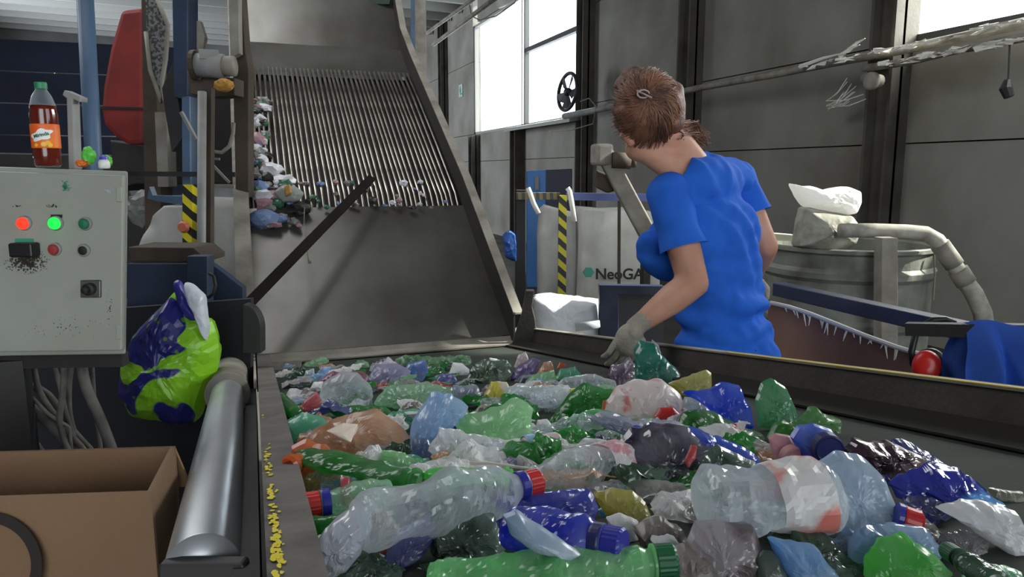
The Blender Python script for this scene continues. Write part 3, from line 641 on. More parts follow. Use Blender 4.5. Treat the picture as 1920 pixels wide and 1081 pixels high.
# ---------------------------------------------------------------- chute
PR = [(3.17, .645), (3.95, 1.205), (5.27, 2.03), (5.6, 2.26), (6.15, 3.02)]
def zc(Y):
    for (a, b), (c, d) in zip(PR, PR[1:]):
        if Y <= c: return b+(d-b)*(Y-a)/(c-a)
    return PR[-1][1]
CXL, CXR = 0.0, 1.1
def plate(y0, y1, bow=.0, ny=10, nx=16, th=.006, z0=None, z1=None):
    M = MB(); vs = []; fs = []
    za = zc(y0) if z0 is None else z0; zb = zc(y1) if z1 is None else z1
    for j in range(ny+1):
        for i in range(nx+1):
            t = j/ny; X = CXL+(CXR-CXL)*i/nx; Y = y0+(y1-y0)*t
            k = bow*math.sin(math.pi*t)+.004*noise.noise(Vector((X*3, Y*3, 2)))
            vs.append((X, Y, za+(zb-za)*t-k))
    for j in range(ny):
        for i in range(nx): a = j*(nx+1)+i; fs.append((a, a+1, a+nx+2, a+nx+1))
    M.add(vs, fs); return M
lower = plate(3.17, 3.95, .012); mid = plate(5.27, 5.6, .004); top = plate(5.6, 6.15, .01)
under = plate(3.9, 5.35, .0, z0=zc(3.9)-.07, z1=zc(5.35)-.07)  # added black sheet keeps the gaps between the comb bars dark
lipm = MB().prism([(CXL, 3.165, .642), (CXR, 3.165, .642), (CXR, 3.12, .60), (CXL, 3.12, .60)], (0, .012, 0)).prism([(CXL, 3.05, .632), (CXR, 3.05, .632), (CXR, 3.165, .625), (CXL, 3.165, .625)], (0, 0, -.006))
parts = [P('lower_plate', lower, STEEL, smooth=True), P('middle_plate', mid, STEEL, smooth=True), P('top_plate', top, STEEL, smooth=True), P('gap_dark_plate', under, BLACK), P('front_lip', lipm, DUST)]
nb = 38
for i in range(nb):
    X = .02+(CXR-.04)*i/(nb-1); b = MB(); pts = []
    ya, yb = 3.93+random.uniform(-.02, .02), 5.29
    for t in (0, .02, .07, .15, .4, .7, 1):
        Y = ya+(yb-ya)*t; pts.append(Vector((X+.004*math.sin(t*3+i), Y, zc(Y)+(.012 if t > .05 else -.03+.4*t)+.012*math.sin(t*math.pi))))
    b.tube(pts, [.0045, .0075, .0078, .0078, .0078, .0078, .0078], 8); parts.append(P('comb_bar', b, BARM, smooth=True))
def chrail(X, dirx, wdt):
    hs = .15; m = MB(); n = [Vector((X, y, zz)) for y, zz in [(3.12, .60)]+PR[1:]]
    m2 = MB()
    for a, b in zip(n, n[1:]):
        m.prism([a+Vector((0, 0, -.1)), b+Vector((0, 0, -.1)), b+Vector((0, 0, hs)), a+Vector((0, 0, hs))], (dirx*.008, 0, 0))
        m2.prism([a+Vector((0, 0, hs)), b+Vector((0, 0, hs)), b+Vector((0, 0, hs+.008)), a+Vector((0, 0, hs+.008))], (dirx*wdt, 0, 0))
    return [P('side_wall', m, STEELW, [P('flange', m2, DUST)])]
parts += chrail(CXR, 1, .045); parts += chrail(CXL, -1, .07)
thing('sorting_chute', 'tall inclined steel chute with comb grate rising from the belt end', 'chute', parts)
one('chute_end_flap', 'dark green strip hanging at the very top of the chute', 'flap', MB().px([(590, -12), (735, -14), (730, 8), (600, 5)], 5.6, .03), mat('dark_green_flap', (40, 60, 48), .7))
# long stick lying across the chute
A = at(463, 572, 2.95); Bp = at(697, 333, 3.9)
one('scraper_stick', 'long dark flat bar leaning diagonally across the chute', 'stick', MB().beam(A, Bp, .042, .02, FW), mat('stick_brown', (36, 31, 28), .95, rgb2=(28, 24, 22), spec=.1), bevel=.003)
one('hanging_thread', 'thin thread with a white tuft hanging on the lower plate', 'thread', MB().tube([at(571, 388, 3.7), at(570, 420, 3.6), at(576, 465, 3.45), at(581, 492, 3.35)], [.0022, .0022, .002, .008], 5), DUST)

# blue machine flank between cabinet and chute
bp_ = MB().px([(238, 494), (350, 494), (350, 492), (392, 492), (412, 506), (455, 540), (457, 660), (440, 900), (238, 900)], 2.75, .04)
tray = MB().px([(240, 463), (362, 464), (384, 482), (384, 492), (244, 490)], 2.78, .2)
bk = MB().px([(350, 480), (389, 480), (389, 600), (350, 600)], 2.66, .06)
hw = MB().tube([at(x, y, 2.6) for x, y in ((392, 512), (401, 518), (404, 535), (400, 550), (390, 558))], .006, 8)
thing('machine_flank', 'blue painted machine flank plate behind the shopping bag', 'machine', [P('plate', bp_, BLUEP, bevel=.004), P('tray', tray, BROWN, bevel=.004), P('bracket', bk, BLUEP, bevel=.003), P('handle_wire', hw, BLACK, smooth=True)])
q = [(455, 571)]+[(455+34*math.sin(a), 620-49*math.cos(a)) for a in [i*.157 for i in range(1, 11)]]+[(489, 662), (455, 662)]
one('curved_guard', 'black quarter-round guard plate at left end of the stick', 'guard', MB().px(q, 2.5, .05), BLACK, bevel=.002)

# shopping bag hanging from the bracket
BAGM = bpy.data.materials.new('bag_print'); BAGM.use_nodes = True; N = BAGM.node_tree.nodes; L = BAGM.node_tree.links; b = N['Principled BSDF']; b.inputs['Roughness'].default_value = .28
tc = N.new('ShaderNodeTexCoord'); wv = N.new('ShaderNodeTexNoise'); wv.inputs['Scale'].default_value = 6.5; wv.inputs['Detail'].default_value = 1; wv.inputs['Distortion'].default_value = .5
mp = N.new('ShaderNodeMapping'); mp.inputs['Location'].default_value = (.42, .2, .36); L.new(tc.outputs['Object'], mp.inputs[0]); L.new(mp.outputs[0], wv.inputs[0])
g1 = N.new('ShaderNodeMapRange'); g1.inputs[1].default_value = .525; g1.inputs[2].default_value = .54; L.new(wv.outputs[0], g1.inputs[0])
n2 = N.new('ShaderNodeTexVoronoi'); n2.inputs['Scale'].default_value = 24; L.new(tc.outputs['Object'], n2.inputs[0]); g2 = N.new('ShaderNodeMath'); g2.operation = 'LESS_THAN'; g2.inputs[1].default_value = .2; L.new(n2.outputs['Distance'], g2.inputs[0])
m1 = N.new('ShaderNodeMix'); m1.data_type = 'RGBA'; m1.inputs[6].default_value = (*lin((36, 40, 120)), 1); m1.inputs[7].default_value = (*lin((90, 130, 60)), 1); L.new(g2.outputs[0], m1.inputs[0])
m2 = N.new('ShaderNodeMix'); m2.data_type = 'RGBA'; L.new(m1.outputs[2], m2.inputs[6]); m2.inputs[7].default_value = (*lin((140, 205, 40)), 1); L.new(g1.outputs[0], m2.inputs[0]); L.new(m2.outputs[2], b.inputs['Base Color'])
body = puffy([(330, 540), (352, 560), (372, 590), (400, 600), (412, 650), (408, 690), (388, 730), (382, 770), (358, 796), (300, 790), (262, 778), (240, 748), (230, 728), (238, 668), (250, 636), (290, 588)], 2.3, .10, 3, cr=.22, freq=9, K=12, n=64)
h1 = puffy([(326, 526), (338, 524), (362, 575), (372, 600), (352, 604), (334, 570)], 2.26, .02, 5, cr=.2, freq=12, n=40)
h2 = puffy([(345, 528), (362, 530), (384, 550), (388, 580), (392, 615), (386, 640), (377, 612), (368, 578), (352, 556)], 2.24, .03, 6, cr=.25, freq=12, n=44)
thing('shopping_bag', 'blue and lime green plastic shopping bag hanging left of the roller', 'bag', [P('sack', body, BAGM), P('handle', h1, mat('bag_blue', (50, 52, 150), .35)), P('lining', h2, mat('bag_white', (205, 210, 220), .4), label='white inner side of the bag')])

# chute litter along the left edge
rs = random.Random(5); LM = [mat('lit_'+n, c, .35, crinkle=.5, cscale=40) for n, c in (('white', (215, 215, 220)), ('pink', (170, 130, 140)), ('grey', (120, 118, 116)), ('green', (60, 110, 80)), ('blue', (110, 130, 170)), ('dark', (50, 46, 46)))]
LN = ['white', 'pinkish', 'grey', 'green', 'bluish', 'dark']
for k in range(120):
    if k < 84:
        y = rs.uniform(190, 425); x = 478+rs.random()**1.5*(20 if y < 310 else 85)
    else: x = rs.uniform(520, 850); y = rs.uniform(340, 392)
    i = rs.choice((0, 0, 1, 2, 2, 3, 4, 5)); r = ray(x, y)
    Y = 4.0
    for _ in range(8):
        D = (Y)/r.y; zz = 1.39+r.z*D; Y += (zz-(zc(Y)+.03))*-.0 + ((zc(Y)+.03)-zz)*-.9
        Y = max(3.3, min(6, Y))
    D = Y/r.y; s = rs.uniform(.5, 1.15)*((.75 if k % 3 else 1.05) if k < 84 else .4)
    me = blobmesh('s', CAM+r*D, (.045*s*rs.uniform(.6, 1.2), .03*s, .035*s*rs.uniform(.5, 1.2)), k+20, .7, 1.5, sub=2)
    place = 'caught along the chute left wall' if k < 84 else 'stuck at the foot of the comb bars'
    one('plastic_scrap', 'small %s plastic scrap %s' % (LN[i], place), 'scrap', me, LM[i], group='%s scraps %s' % (LN[i], place))
thing('container_lid', 'round greyish lid lying against comb at left bottom corner', 'lid', [P('rim', puffy([(512, 360), (530, 346), (556, 350), (571, 362), (560, 378), (530, 380)], 3.75, .03, 8, cr=.15, n=36), mat('lid_grey', (150, 155, 150), .3)), P('print', puffy([(532, 350), (544, 344), (548, 362), (536, 370)], 3.7, .012, 9, n=24), mat('lid_ochre', (170, 130, 60), .5))])

# ---------------------------------------------------------------- right background machines
STAND = mat('stand_paint', (96, 92, 84), .6, rgb2=(70, 66, 60))
one('striped_post', 'upright post wrapped in yellow and black hazard tape before white bulk bags', 'post', MB().px([(1048, 366), (1063, 366), (1060, 672), (1045, 672)], 5.6, .06), stripes('hazard_post', (214, 204, 40), (34, 32, 30), .11, (1, 0, 1)))
one('stand_post', 'dark upright of the railing left of the striped post', 'post', MB().px([(968, 356), (986, 356), (986, 668), (964, 668)], 5.7, .08), BLACK, bevel=.004)
rl = MB().px([(968, 361), (1050, 361), (1050, 374), (968, 374)], 5.62, .05); rr_ = MB().px([(1062, 361), (1250, 364), (1250, 378), (1062, 375)], 5.62, .05)
thing('railing', 'horizontal blue railing bar above the white bulk bags', 'railing', [P('left_bar', rl, stripes('rail_tape', (120, 110, 70), (60, 58, 52), .05, (1, 0, 0))), P('right_bar', rr_, mat('rail_blue', (84, 96, 150), .5))])
one('thin_post', 'thin brown upright in front of the lettered bulk bag', 'post', MB().px([(1159, 376), (1164, 376), (1163, 680), (1158, 680)], 5.4, .03), BROWN)
bigbag('bulk_bag', 'narrow white bulk bag left of the striped post', [(1012, 640), (1010, 440), (1014, 395), (1022, 388), (1062, 398), (1080, 402), (1080, 640)], 6.1, .5, 2.5, WHITEP)
tx = text('NeoGA', .12, at(1160, 513, 5.985)-FW*.04, RT, UP, mat('print_dark', (60, 62, 60), .7), bold=.003)
lg2 = MB(); lg2.lathe([(.045, 0), (.04, .003)], at(1103, 509, 5.98)-FW*.03, -FW, 6)
bigbag('bulk_bag', 'wide white bulk bag with teal mark and dark lettering', [(1084, 640), (1084, 400), (1092, 392), (1140, 396), (1200, 394), (1235, 400), (1240, 640)], 6.0, .6, 8.5, WHITEP, [P('logo', lg2, mat('logo_teal', (80, 170, 150), .6)), tx])
one('bag_strap', 'white strap loop rising at left rim of narrow bulk bag', 'strap', MB().tube([at(x, y, 5.55) for x, y in ((990, 352), (994, 362), (1000, 380), (1010, 400))], .018, 6), WHITEP, smooth=True)
one('bag_strap', 'white strap loop beside the top of the striped post', 'strap', MB().tube([at(x, y, 5.5) for x, y in ((1064, 352), (1068, 358), (1072, 380), (1077, 415))], .02, 6), WHITEP, smooth=True)
cbd = MB().px([(988, 320), (1024, 318), (1022, 539), (988, 539)], 9.0, .4); ck = MB().px([(1003, 330), (1010, 330), (1010, 356), (1003, 356)], 8.97, .02)
thing('blue_cabinet', 'bright blue cabinet against the far wall left of bags', 'cabinet', [P('body', cbd, mat('cabinet_blue', (70, 130, 200), .5), bevel=.01), P('vent', ck, GREYP)])
one('dark_cabinet', 'dark navy box standing right of the bright blue cabinet', 'cabinet', MB().px([(1023, 318), (1073, 316), (1073, 400), (1023, 400)], 9.0, .5), mat('cabinet_navy', (40, 46, 66), .5), bevel=.01)
one('blue_sheet', 'small crumpled blue sheet hanging on the railing post beside the chute', 'sheet', puffy([(942, 440), (955, 430), (968, 438), (968, 492), (946, 482)], 5.72, .1, 4, n=30), mat('sheet_blue', (60, 110, 200), .5))
an = MB().beam(at(1132, 285, 4.9), at(1215, 440, 4.9), .11, .09, FW); hd = MB().box(at(1128, 290, 4.88), (.12, .12, .14)); 
mo = MB().tube([at(1148, 300, 4.85), at(1182, 302, 4.85)], .052, 16); me2 = MB().tube([at(1180, 302, 4.85), at(1192, 302, 4.85)], .042, 16)
lgm = MB().beam(at(1212, 435, 4.95), Vector((at(1212, 435, 4.95).x, at(1212, 435, 4.95).y, 0)), .05, .05)
thing('screw_conveyor', 'dusty inclined auger arm with dark motor left of the woman', 'auger', [P('stand_leg', lgm, DARKSTEEL), P('trough', an, DUST, bevel=.01), P('head', hd, DUST, bevel=.02), P('motor', mo, BROWN, [P('motor_cap', me2, BROWN, smooth=True)], smooth=True)])
one('mounting_block', 'brown dusty bracket under the auger motor', 'bracket', MB().px([(1118, 318), (1150, 330), (1158, 356), (1140, 362), (1116, 350)], 4.95, .1), BROWN, bevel=.01)
one('white_sheet', 'bright white plastic sheet covering a table behind the sideboard', 'sheet', puffy([(998, 556), (1040, 552), (1100, 558), (1124, 562), (1124, 640), (1060, 636), (1004, 626)], 4.1, .09, 12, cr=.1, freq=6), mat('white_film', (236, 240, 244), .45, crinkle=.4, cscale=9))
one('white_tube', 'rolled clear film lying on the white sheet', 'roll', MB().tube([at(1078, 612, 4.02), at(1124, 606, 4.02)], .028, 12), mat('roll_film', (190, 196, 200), .3), smooth=True)
one('sheet_edge', 'white crumpled film rim behind the white sheet', 'film', puffy([(1000, 552), (1030, 548), (1080, 556), (1122, 560), (1118, 568), (1060, 566), (1004, 562)], 4.4, .05, 14, cr=.25), MC['white_film'])
XB = 1.95
beam = MB().beam(atX(1460, 541, XB), atX(1805, 619, XB), .06, .05)
nb_ = MB().px([(1124, 534), (1245, 536), (1245, 552), (1160, 552), (1160, 810), (1124, 810)], 4.0, .06); bf = MB().px([(1160, 552), (1245, 552), (1245, 660), (1160, 660)], 4.2, .03)
thing('navy_stand', 'navy blue machine frame standing left of the woman hips', 'frame', [P('upright', nb_, mat('frame_navy', (40, 54, 84), .5, rgb2=(28, 36, 58)), bevel=.003), P('infill', bf, BLK)])
one('blue_beam', 'long navy steel beam running behind the woman to the right', 'beam', beam, MC['frame_navy'], bevel=.003)
rub = MB(); tp_ = [(1440, 566), (1500, 580), (1600, 620), (1720, 668), (1800, 680), (1800, 800), (1440, 800)]
rub.prism([atX(x, y, 1.8) for x, y in tp_], (.01, 0, 0))
cdm = MB(); rr = random.Random(2); ps = [atX(x, y, 1.79) for x, y in ((1445, 567), (1480, 575), (1520, 588), (1560, 604), (1620, 628), (1680, 650), (1740, 668), (1785, 676))]
cdm.tube(ps, .0075, 6)
for k in range(34):
    i = rr.randrange(len(ps)-1); c = ps[i].lerp(ps[i+1], rr.random()); cdm.tube([c, c+Vector((0, rr.uniform(-.02, .02), -rr.uniform(.01, .05)))], [.005, .001], 4)
thing('rubber_curtain', 'dark brown rubber sheet with frayed white upper edge', 'curtain', [P('sheet', rub, mat('rubber_brown', (150, 114, 94), .9, rgb2=(130, 100, 84))), P('frayed_cord', cdm, FLUFF, stuff=True)])

# steel drum with bag and pipe
DD = 3.5; dc = at(1588, 462, DD); R = 148/1400*DD
prof = [(R*.99, -1.0)]
for zz in (-.62, -.32, -.10):
    prof += [(R*.985, zz-.03), (R*1.02, zz-.012), (R*1.02, zz+.012), (R*.985, zz+.03)]
prof += [(R*.985, -.01), (R*1.03, 0), (R*1.03, .015), (R*.99, .02), (R*.95, .01), (R*.95, -.2)]
DR = mat('drum_paint', (134, 138, 128), .6, metal=.2, rgb2=(84, 84, 76), nscale=6, bump=.3, bscale=25)
one('steel_drum', 'large ribbed grey steel drum caked with white dust', 'drum', MB().lathe(prof, dc, UP, 48), DR, smooth=False)
one('plastic_liner', 'sunlit white plastic liner flaring out above the drum', 'liner', puffy([(1478, 342), (1494, 350), (1520, 348), (1545, 356), (1562, 352), (1590, 350), (1612, 358), (1612, 380), (1600, 398), (1585, 404), (1560, 398), (1530, 392), (1505, 388), (1490, 368)], 3.35, .10, 6, cr=.28, freq=9), mat('liner_white', (240, 240, 236), .6, trans=.3, crinkle=.5, cscale=14))
one('dusty_sack', 'dusty grey sack neck gathered under the white liner', 'sack', puffy([(1500, 386), (1540, 394), (1592, 402), (1606, 425), (1600, 458), (1552, 468), (1486, 462), (1492, 425)], 3.32, .13, 16, cr=.2, freq=8), mat('sack_dusty', (172, 172, 160), .8, rgb2=(120, 118, 106), nscale=14))
lid = MB().px([(1440, 436), (1490, 440), (1490, 452), (1440, 450)], 3.6, .05); one('pale_board', 'pale board resting on the drum rim left of sack', 'board', lid, mat('board_pale', (210, 208, 190), .7), bevel=.003)
one('lid_board', 'pale board behind the sack on the drum rim', 'board', MB().px([(1600, 424), (1632, 422), (1632, 440), (1600, 441)], 3.7, .04), MC['board_pale'])
pp_ = MB(); cp_ = [(1575, 432), (1640, 432), (1700, 434), (1735, 438), (1756, 450), (1775, 475), (1790, 498), (1806, 522), (1826, 550), (1842, 585), (1850, 640)]
q = [at(x, y, 3.12) for x, y in cp_]; pp_.tube(q, [.03, .03, .03, .032, .033, .033, .032, .034, .036, .036, .036], 16)
j1 = MB().tube([at(1762, 458, 3.12), at(1790, 497, 3.12)], .039, 16); j2 = MB().tube([at(1796, 506, 3.12), at(1812, 530, 3.12)], .041, 16)
thing('suction_pipe', 'bent dusty pipe going from the sack down to the right', 'pipe', [P('tube', pp_, mat('pipe_dusty', (170, 168, 156), .65, rgb2=(128, 124, 112), nscale=20), smooth=True), P('sleeve', j1, DUST, smooth=True), P('sleeve', j2, DUST, smooth=True)])
one('pipe_support', 'pale square post standing in front of the drum', 'post', MB().px([(1654, 446), (1684, 446), (1684, 760), (1652, 760)], 3.0, .07), DUST, bevel=.003)
one('hanging_strand', 'thin pale strand hanging below the bent pipe', 'strand', MB().tube([at(1751, 478, 3.2), at(1753, 520, 3.2), at(1750, 562, 3.2)], .004, 5), DUST)

# ear defenders and blue cloth at right edge
EB = MB(); EB.tube([at(x, y, 1.85) for x, y in ((1722, 694), (1712, 682), (1709, 660), (1716, 630), (1730, 610), (1750, 600), (1772, 598), (1790, 606))], .008, 10)
ec = MB().lathe([(.0, 0.0), (.018, .002), (.028, .008), (.032, .018), (.032, .03)], at(1738, 690, 1.80), (FW*1+RT*.5), 24, sq=1.2)
ek = MB().lathe([(.031, .0), (.037, .006), (.037, .02), (.03, .026)], at(1744, 688, 1.83), (FW*1+RT*.5), 24, sq=1.2)
thing('ear_defenders', 'black ear defenders with red cup hanging beside blue cloth', 'ear muffs', [P('headband', EB, BLK, smooth=True), P('ear_cup', ec, mat('cup_red', (200, 40, 34), .35), smooth=True), P('cushion', ek, BLK, smooth=True)])
CLOTHM = mat('cloth_blue', (44, 92, 190), .85, rgb2=(36, 78, 168), nscale=8, bump=.15, bscale=200)
def cloth():
    M = MB(); nu, nv = 60, 50; vs = []; fs = []
    top0, top1 = at(1806, 606, 1.72), at(2040, 602, 1.5)
    for i in range(nu+1):
        u = i/nu
        for j in range(nv+1):
            v = j/nv     # 0 front bottom .. top .. back bottom
            p = top0.lerp(top1, u); s = (v-.5)*2
            p = p + FW*(.055*math.tanh(s*3)) + UP*(-(abs(s)**1.3)*.26 + .008*math.sin(u*9))
            fold = (.02*math.sin(u*19+3.5*s+noise.noise(Vector((u*3, s, 1)))*4)+.014*max(0, ridge(Vector((u*3+s*1.2, s*1.6-u, 4)), 2)))*min(1, abs(s)*2.2)
            p += FW*fold*(-1 if s < 0 else 1) + RT*(.02*noise.noise(Vector((u*2, s*2, 5)))*abs(s)) + RT*.03*(-s if s < 0 else 0)*(u-.5)
            vs.append(p)
    for i in range(nu):
        for j in range(nv): a = i*(nv+1)+j; fs.append((a, a+nv+1, a+nv+2, a+1))
    M.add(vs, fs); return M
one('blue_cloth', 'folded royal blue work shirt draped over the beam at right edge', 'cloth', cloth(), CLOTHM, smooth=True)
one('rest_bar', 'dark bar carrying the draped blue cloth', 'bar', MB().beam(at(1700, 616, 1.80), at(2020, 622, 1.58), .03, .03), BLACK)

tb = at(1062, 640, 4.15); tbm = MB().box((tb.x, tb.y+.05, tb.z+.02), (.5, .5, .03))
thing('work_table', 'plain dark table under the white plastic sheet', 'table', [P('tabletop', tbm, GREYP)]+[P('leg', MB().box((tb.x+sx*.22, tb.y+.05+sy*.22, (tb.z)/2), (.04, .04, tb.z)), GREYP) for sx in (-1, 1) for sy in (-1, 1)])
# ---------------------------------------------------------------- the worker
def sph(bm, c, r, basis=None, sub=2):
    ret = bmesh.ops.create_icosphere(bm, subdivisions=sub, radius=1)
    for v in ret['verts']:
        p = Vector((v.co.x*r[0], v.co.y*r[1], v.co.z*r[2])) if hasattr(r, '__len__') else v.co*r
        v.co = (basis @ p if basis else p) + c
def cap(bm, a, b, r0, r1, step=.3):
    L = (b-a).length; n = max(2, int(L/(min(r0, r1)*step))+1)
    for i in range(n+1):
        t = i/n; sph(bm, a.lerp(b, t), r0+(r1-r0)*t, sub=2)
def chain(bm, pts, rs):
    for (a, b), (r0, r1) in zip(zip(pts, pts[1:]), zip(rs, rs[1:])): cap(bm, a, b, r0, r1)
def remesh(bm, vox, smooth=4, fac=.5, name='m'):
    me = bpy.data.meshes.new(name); bm.to_mesh(me); bm.free()
    o = bpy.data.objects.new('tmp', me); COL.objects.link(o)
    r = o.modifiers.new('r', 'REMESH'); r.mode = 'VOXEL'; r.voxel_size = vox
    s = o.modifiers.new('s', 'SMOOTH'); s.factor = fac; s.iterations = smooth
    dg = bpy.context.evaluated_depsgraph_get(); dg.update()
    m = bpy.data.meshes.new_from_object(o.evaluated_get(dg)); bpy.data.objects.remove(o); return m
F = (FW*.78 - RT*.62).normalized(); S = F.cross(UP).normalized()      # facing, her right
BAS = Matrix((S, F, UP)).transposed()
def tilt(lean, side=0):    # basis leaning forward / sideways
    return Matrix.Rotation(-lean, 3, S) @ Matrix.Rotation(side, 3, F) @ BAS
DB = 2.42
hip = at(1362, 640, DB+.06); waist = at(1352, 570, DB+.05); chest = at(1334, 440, DB+.01); upper = at(1314, 352, DB); neckb = at(1290, 296, DB-.01)
shL = at(1254, 362, DB-.10); shR = at(1382, 338, DB+.12)
elL = at(1300, 530, DB-.14); wrL = at(1192, 612, DB-.17); hdL = at(1160, 642, DB-.18)
elR = at(1436, 462, DB+.10); wrR = at(1410, 520, DB+.34); 
head = at(1214, 218, DB-.06)
HF = (F*.85 - RT*.35 - UP*.42).normalized(); HS = HF.cross(UP).normalized(); HU = HS.cross(HF).normalized(); HB = Matrix((HS, HF, HU)).transposed()
def torso(bm, g=0.0):
    sph(bm, hip, (.165+g, .135+g, .12+g), tilt(.05), 3)
    sph(bm, hip-UP*.08-F*.03, (.17+g, .14+g, .12+g), BAS, 3)
    sph(bm, waist, (.155+g, .125+g, .12+g), tilt(.1), 3)
    sph(bm, waist+F*.045+UP*.02, (.135+g, .11+g, .11+g), tilt(.1), 3)
    sph(bm, waist.lerp(chest, .5), (.155+g, .118+g, .13+g), tilt(.2), 3)
    sph(bm, chest, (.175+g, .118+g, .14+g), tilt(.25), 3)
    sph(bm, upper, (.16+g, .095+g, .095+g), tilt(.35), 3)
    for s in (-1, 1):
        sph(bm, chest+F*.115-UP*.055+S*s*.078, (.09+g, .088+g, .086+g), BAS, 3)
    cap(bm, shL+S*.02, neckb-UP*.04, .058+g, .062+g); cap(bm, shR-S*.02, neckb-UP*.04, .058+g, .062+g)
bm = bmesh.new(); torso(bm)
chain(bm, [neckb-UP*.03, neckb.lerp(head, .35), head-HU*.05-HF*.02], [.072, .06, .056])
sph(bm, head, (.074, .092, .10), HB, 3); sph(bm, head-HU*.055+HF*.045, (.052, .05, .05), HB, 3)
sph(bm, head-HU*.025+HF*.098, (.012, .018, .02), HB, 2)
for s in (-1, 1):
    sph(bm, head-HU*.022+HS*s*.076-HF*.002, (.008, .02, .032), HB, 2); sph(bm, head-HU*.01+HF*.085+HS*s*.03, (.012, .006, .008), HB, 2)
sph(bm, head-HU*.062+HF*.09, (.022, .01, .008), HB, 2)
chain(bm, [shL, shL.lerp(elL, .5), elL, elL.lerp(wrL, .35), wrL], [.06, .056, .049, .049, .029])
chain(bm, [shR, shR.lerp(elR, .5), elR, elR.lerp(wrR, .35), wrR], [.056, .048, .042, .042, .027])
for s in (-1, 1):
    h0 = hip+S*s*.085-UP*.12; kn = Vector((h0.x, h0.y, .47))+F*.03; an = Vector((h0.x, h0.y, .09))-F*.02
    chain(bm, [h0, kn, kn.lerp(an, .3), an], [.10, .06, .058, .036])
    cap(bm, an-UP*.045, an+F*.15-UP*.06, .036, .026)
SKIN = mat('skin', (206, 158, 134), .55, rgb2=(190, 134, 110), nscale=9, spec=.35)
sph(bm, at(1181, 262, DB-.115), (.012, .02, .026), HB, 3); sph(bm, at(1200, 276, DB-.06), (.045, .05, .045), HB, 3); chain(bm, [at(1214, 284, DB-.05), at(1262, 312, DB-.05)], [.042, .05])
bodym = remesh(bm, .0085, 5)
# shirt
slL = shL.lerp(elL, .62); slR = shR.lerp(elR, .52)
def sleeve(sh, sl, el, r0, r1):
    bm = bmesh.new(); chain(bm, [sh, sh.lerp(sl, .5), sl, sh.lerp(el, .85)], [r0, r0, r1, r1])
    m = remesh(bm, .009, 4); b = bmesh.new(); b.from_mesh(m); ax = (el-sh).normalized(); L = (sl-sh).length
    for v in b.verts:
        t = (v.co-sh).dot(ax); k = .004*math.sin(t*55+v.co.z*25+3*noise.noise(v.co*8))+.004*noise.noise(v.co*16)+.006*max(0, t-L*.6)/L
        v.co += v.normal*k
    bmesh.ops.bisect_plane(b, geom=b.verts[:]+b.edges[:]+b.faces[:], plane_co=sh+ax*L, plane_no=ax, clear_outer=True)
    b.to_mesh(m); b.free(); return m
slm = [sleeve(shL, slL, elL, .071, .073), sleeve(shR, slR, elR, .067, .066)]
bm = bmesh.new(); torso(bm, .014)
# hem flare
sph(bm, hip-UP*.09-F*.01, (.182, .155, .08), BAS, 3)
shirt = remesh(bm, .009, 5)
b2 = bmesh.new(); b2.from_mesh(shirt)
axL = (elL-shL).normalized(); axR = (elR-shR).normalized(); hemz = at(1350, 672, DB+.06).z
nk = (head-neckb).normalized()
for v in b2.verts:
    p = v.co; n = v.normal
    # cloth folds: diagonal pulls across the back, ripples at the waist
    q = p-waist; u = q.dot(S); hgt = q.z
    k = .009*math.sin(hgt*70+u*22+5*noise.noise(p*5))*max(0, 1-abs(hgt+.02)/.19)+.011*max(0, ridge(Vector((u*5+hgt*4, hgt*5-u*7, 3)), 2)-.15)-.004
    k += .009*math.sin((q.dot(S)*1.0+q.z*.62)*58+3*noise.noise(p*4))*max(0, 1-abs(hgt-.24)/.2)*.8
    k += .006*noise.noise(p*14)+.004*noise.noise(p*30)
    if hgt < -.05: k += .008*math.sin(u*34)*min(1, (-.05-hgt)/.1)
    v.co = p+n*k
dele = []
for f in b2.faces:
    c = f.calc_center_median()
    tL = (c-shL).dot(axL); nearL = (c-(shL+axL*tL)).length < .115
    tR = (c-shR).dot(axR); nearR = (c-(shR+axR*tR)).length < .10
    inT = abs((c-chest).dot(S)) < .13
    neck = (c-neckb).dot(nk) > .02 and (c-neckb).length < .12
    if c.z < hemz or neck: dele.append(f)
bmesh.ops.bisect_plane(b2, geom=b2.verts[:]+b2.edges[:]+b2.faces[:], plane_co=(0, 0, hemz), plane_no=(0, 0, -1), clear_outer=True)
bmesh.ops.bisect_plane(b2, geom=b2.verts[:]+b2.edges[:]+b2.faces[:], plane_co=neckb+nk*.014, plane_no=nk, clear_outer=True)
for m_ in slm: b2.from_mesh(m_)
b2.to_mesh(shirt); b2.free()
SHIRT = mat('shirt_blue', (44, 108, 216), .85, rgb2=(38, 98, 204), nscale=10, bump=.06, bscale=300, spec=.2)
ps = P('t_shirt', shirt, SHIRT, smooth=True)
# trousers
bm = bmesh.new(); sph(bm, hip-UP*.07-F*.02, (.172, .142, .14), BAS, 3)
for s in (-1, 1):
    h0 = hip+S*s*.085-UP*.12; kn = Vector((h0.x, h0.y, .47))+F*.03; an = Vector((h0.x, h0.y, .12))-F*.02
    chain(bm, [h0, kn, an], [.108, .075, .065])
pt = P('trousers', remesh(bm, .012, 3), mat('trouser_dark', (40, 42, 52), .85), smooth=True)
sh = []
for s in (-1, 1):
    h0 = hip+S*s*.085-UP*.12; an = Vector((h0.x, h0.y, .055))-F*.02; bm = bmesh.new(); cap(bm, an-F*.02-UP*.005, an+F*.16-UP*.012, .046, .038)
    sh.append(P('shoe', remesh(bm, .01, 2), BLK, smooth=True))
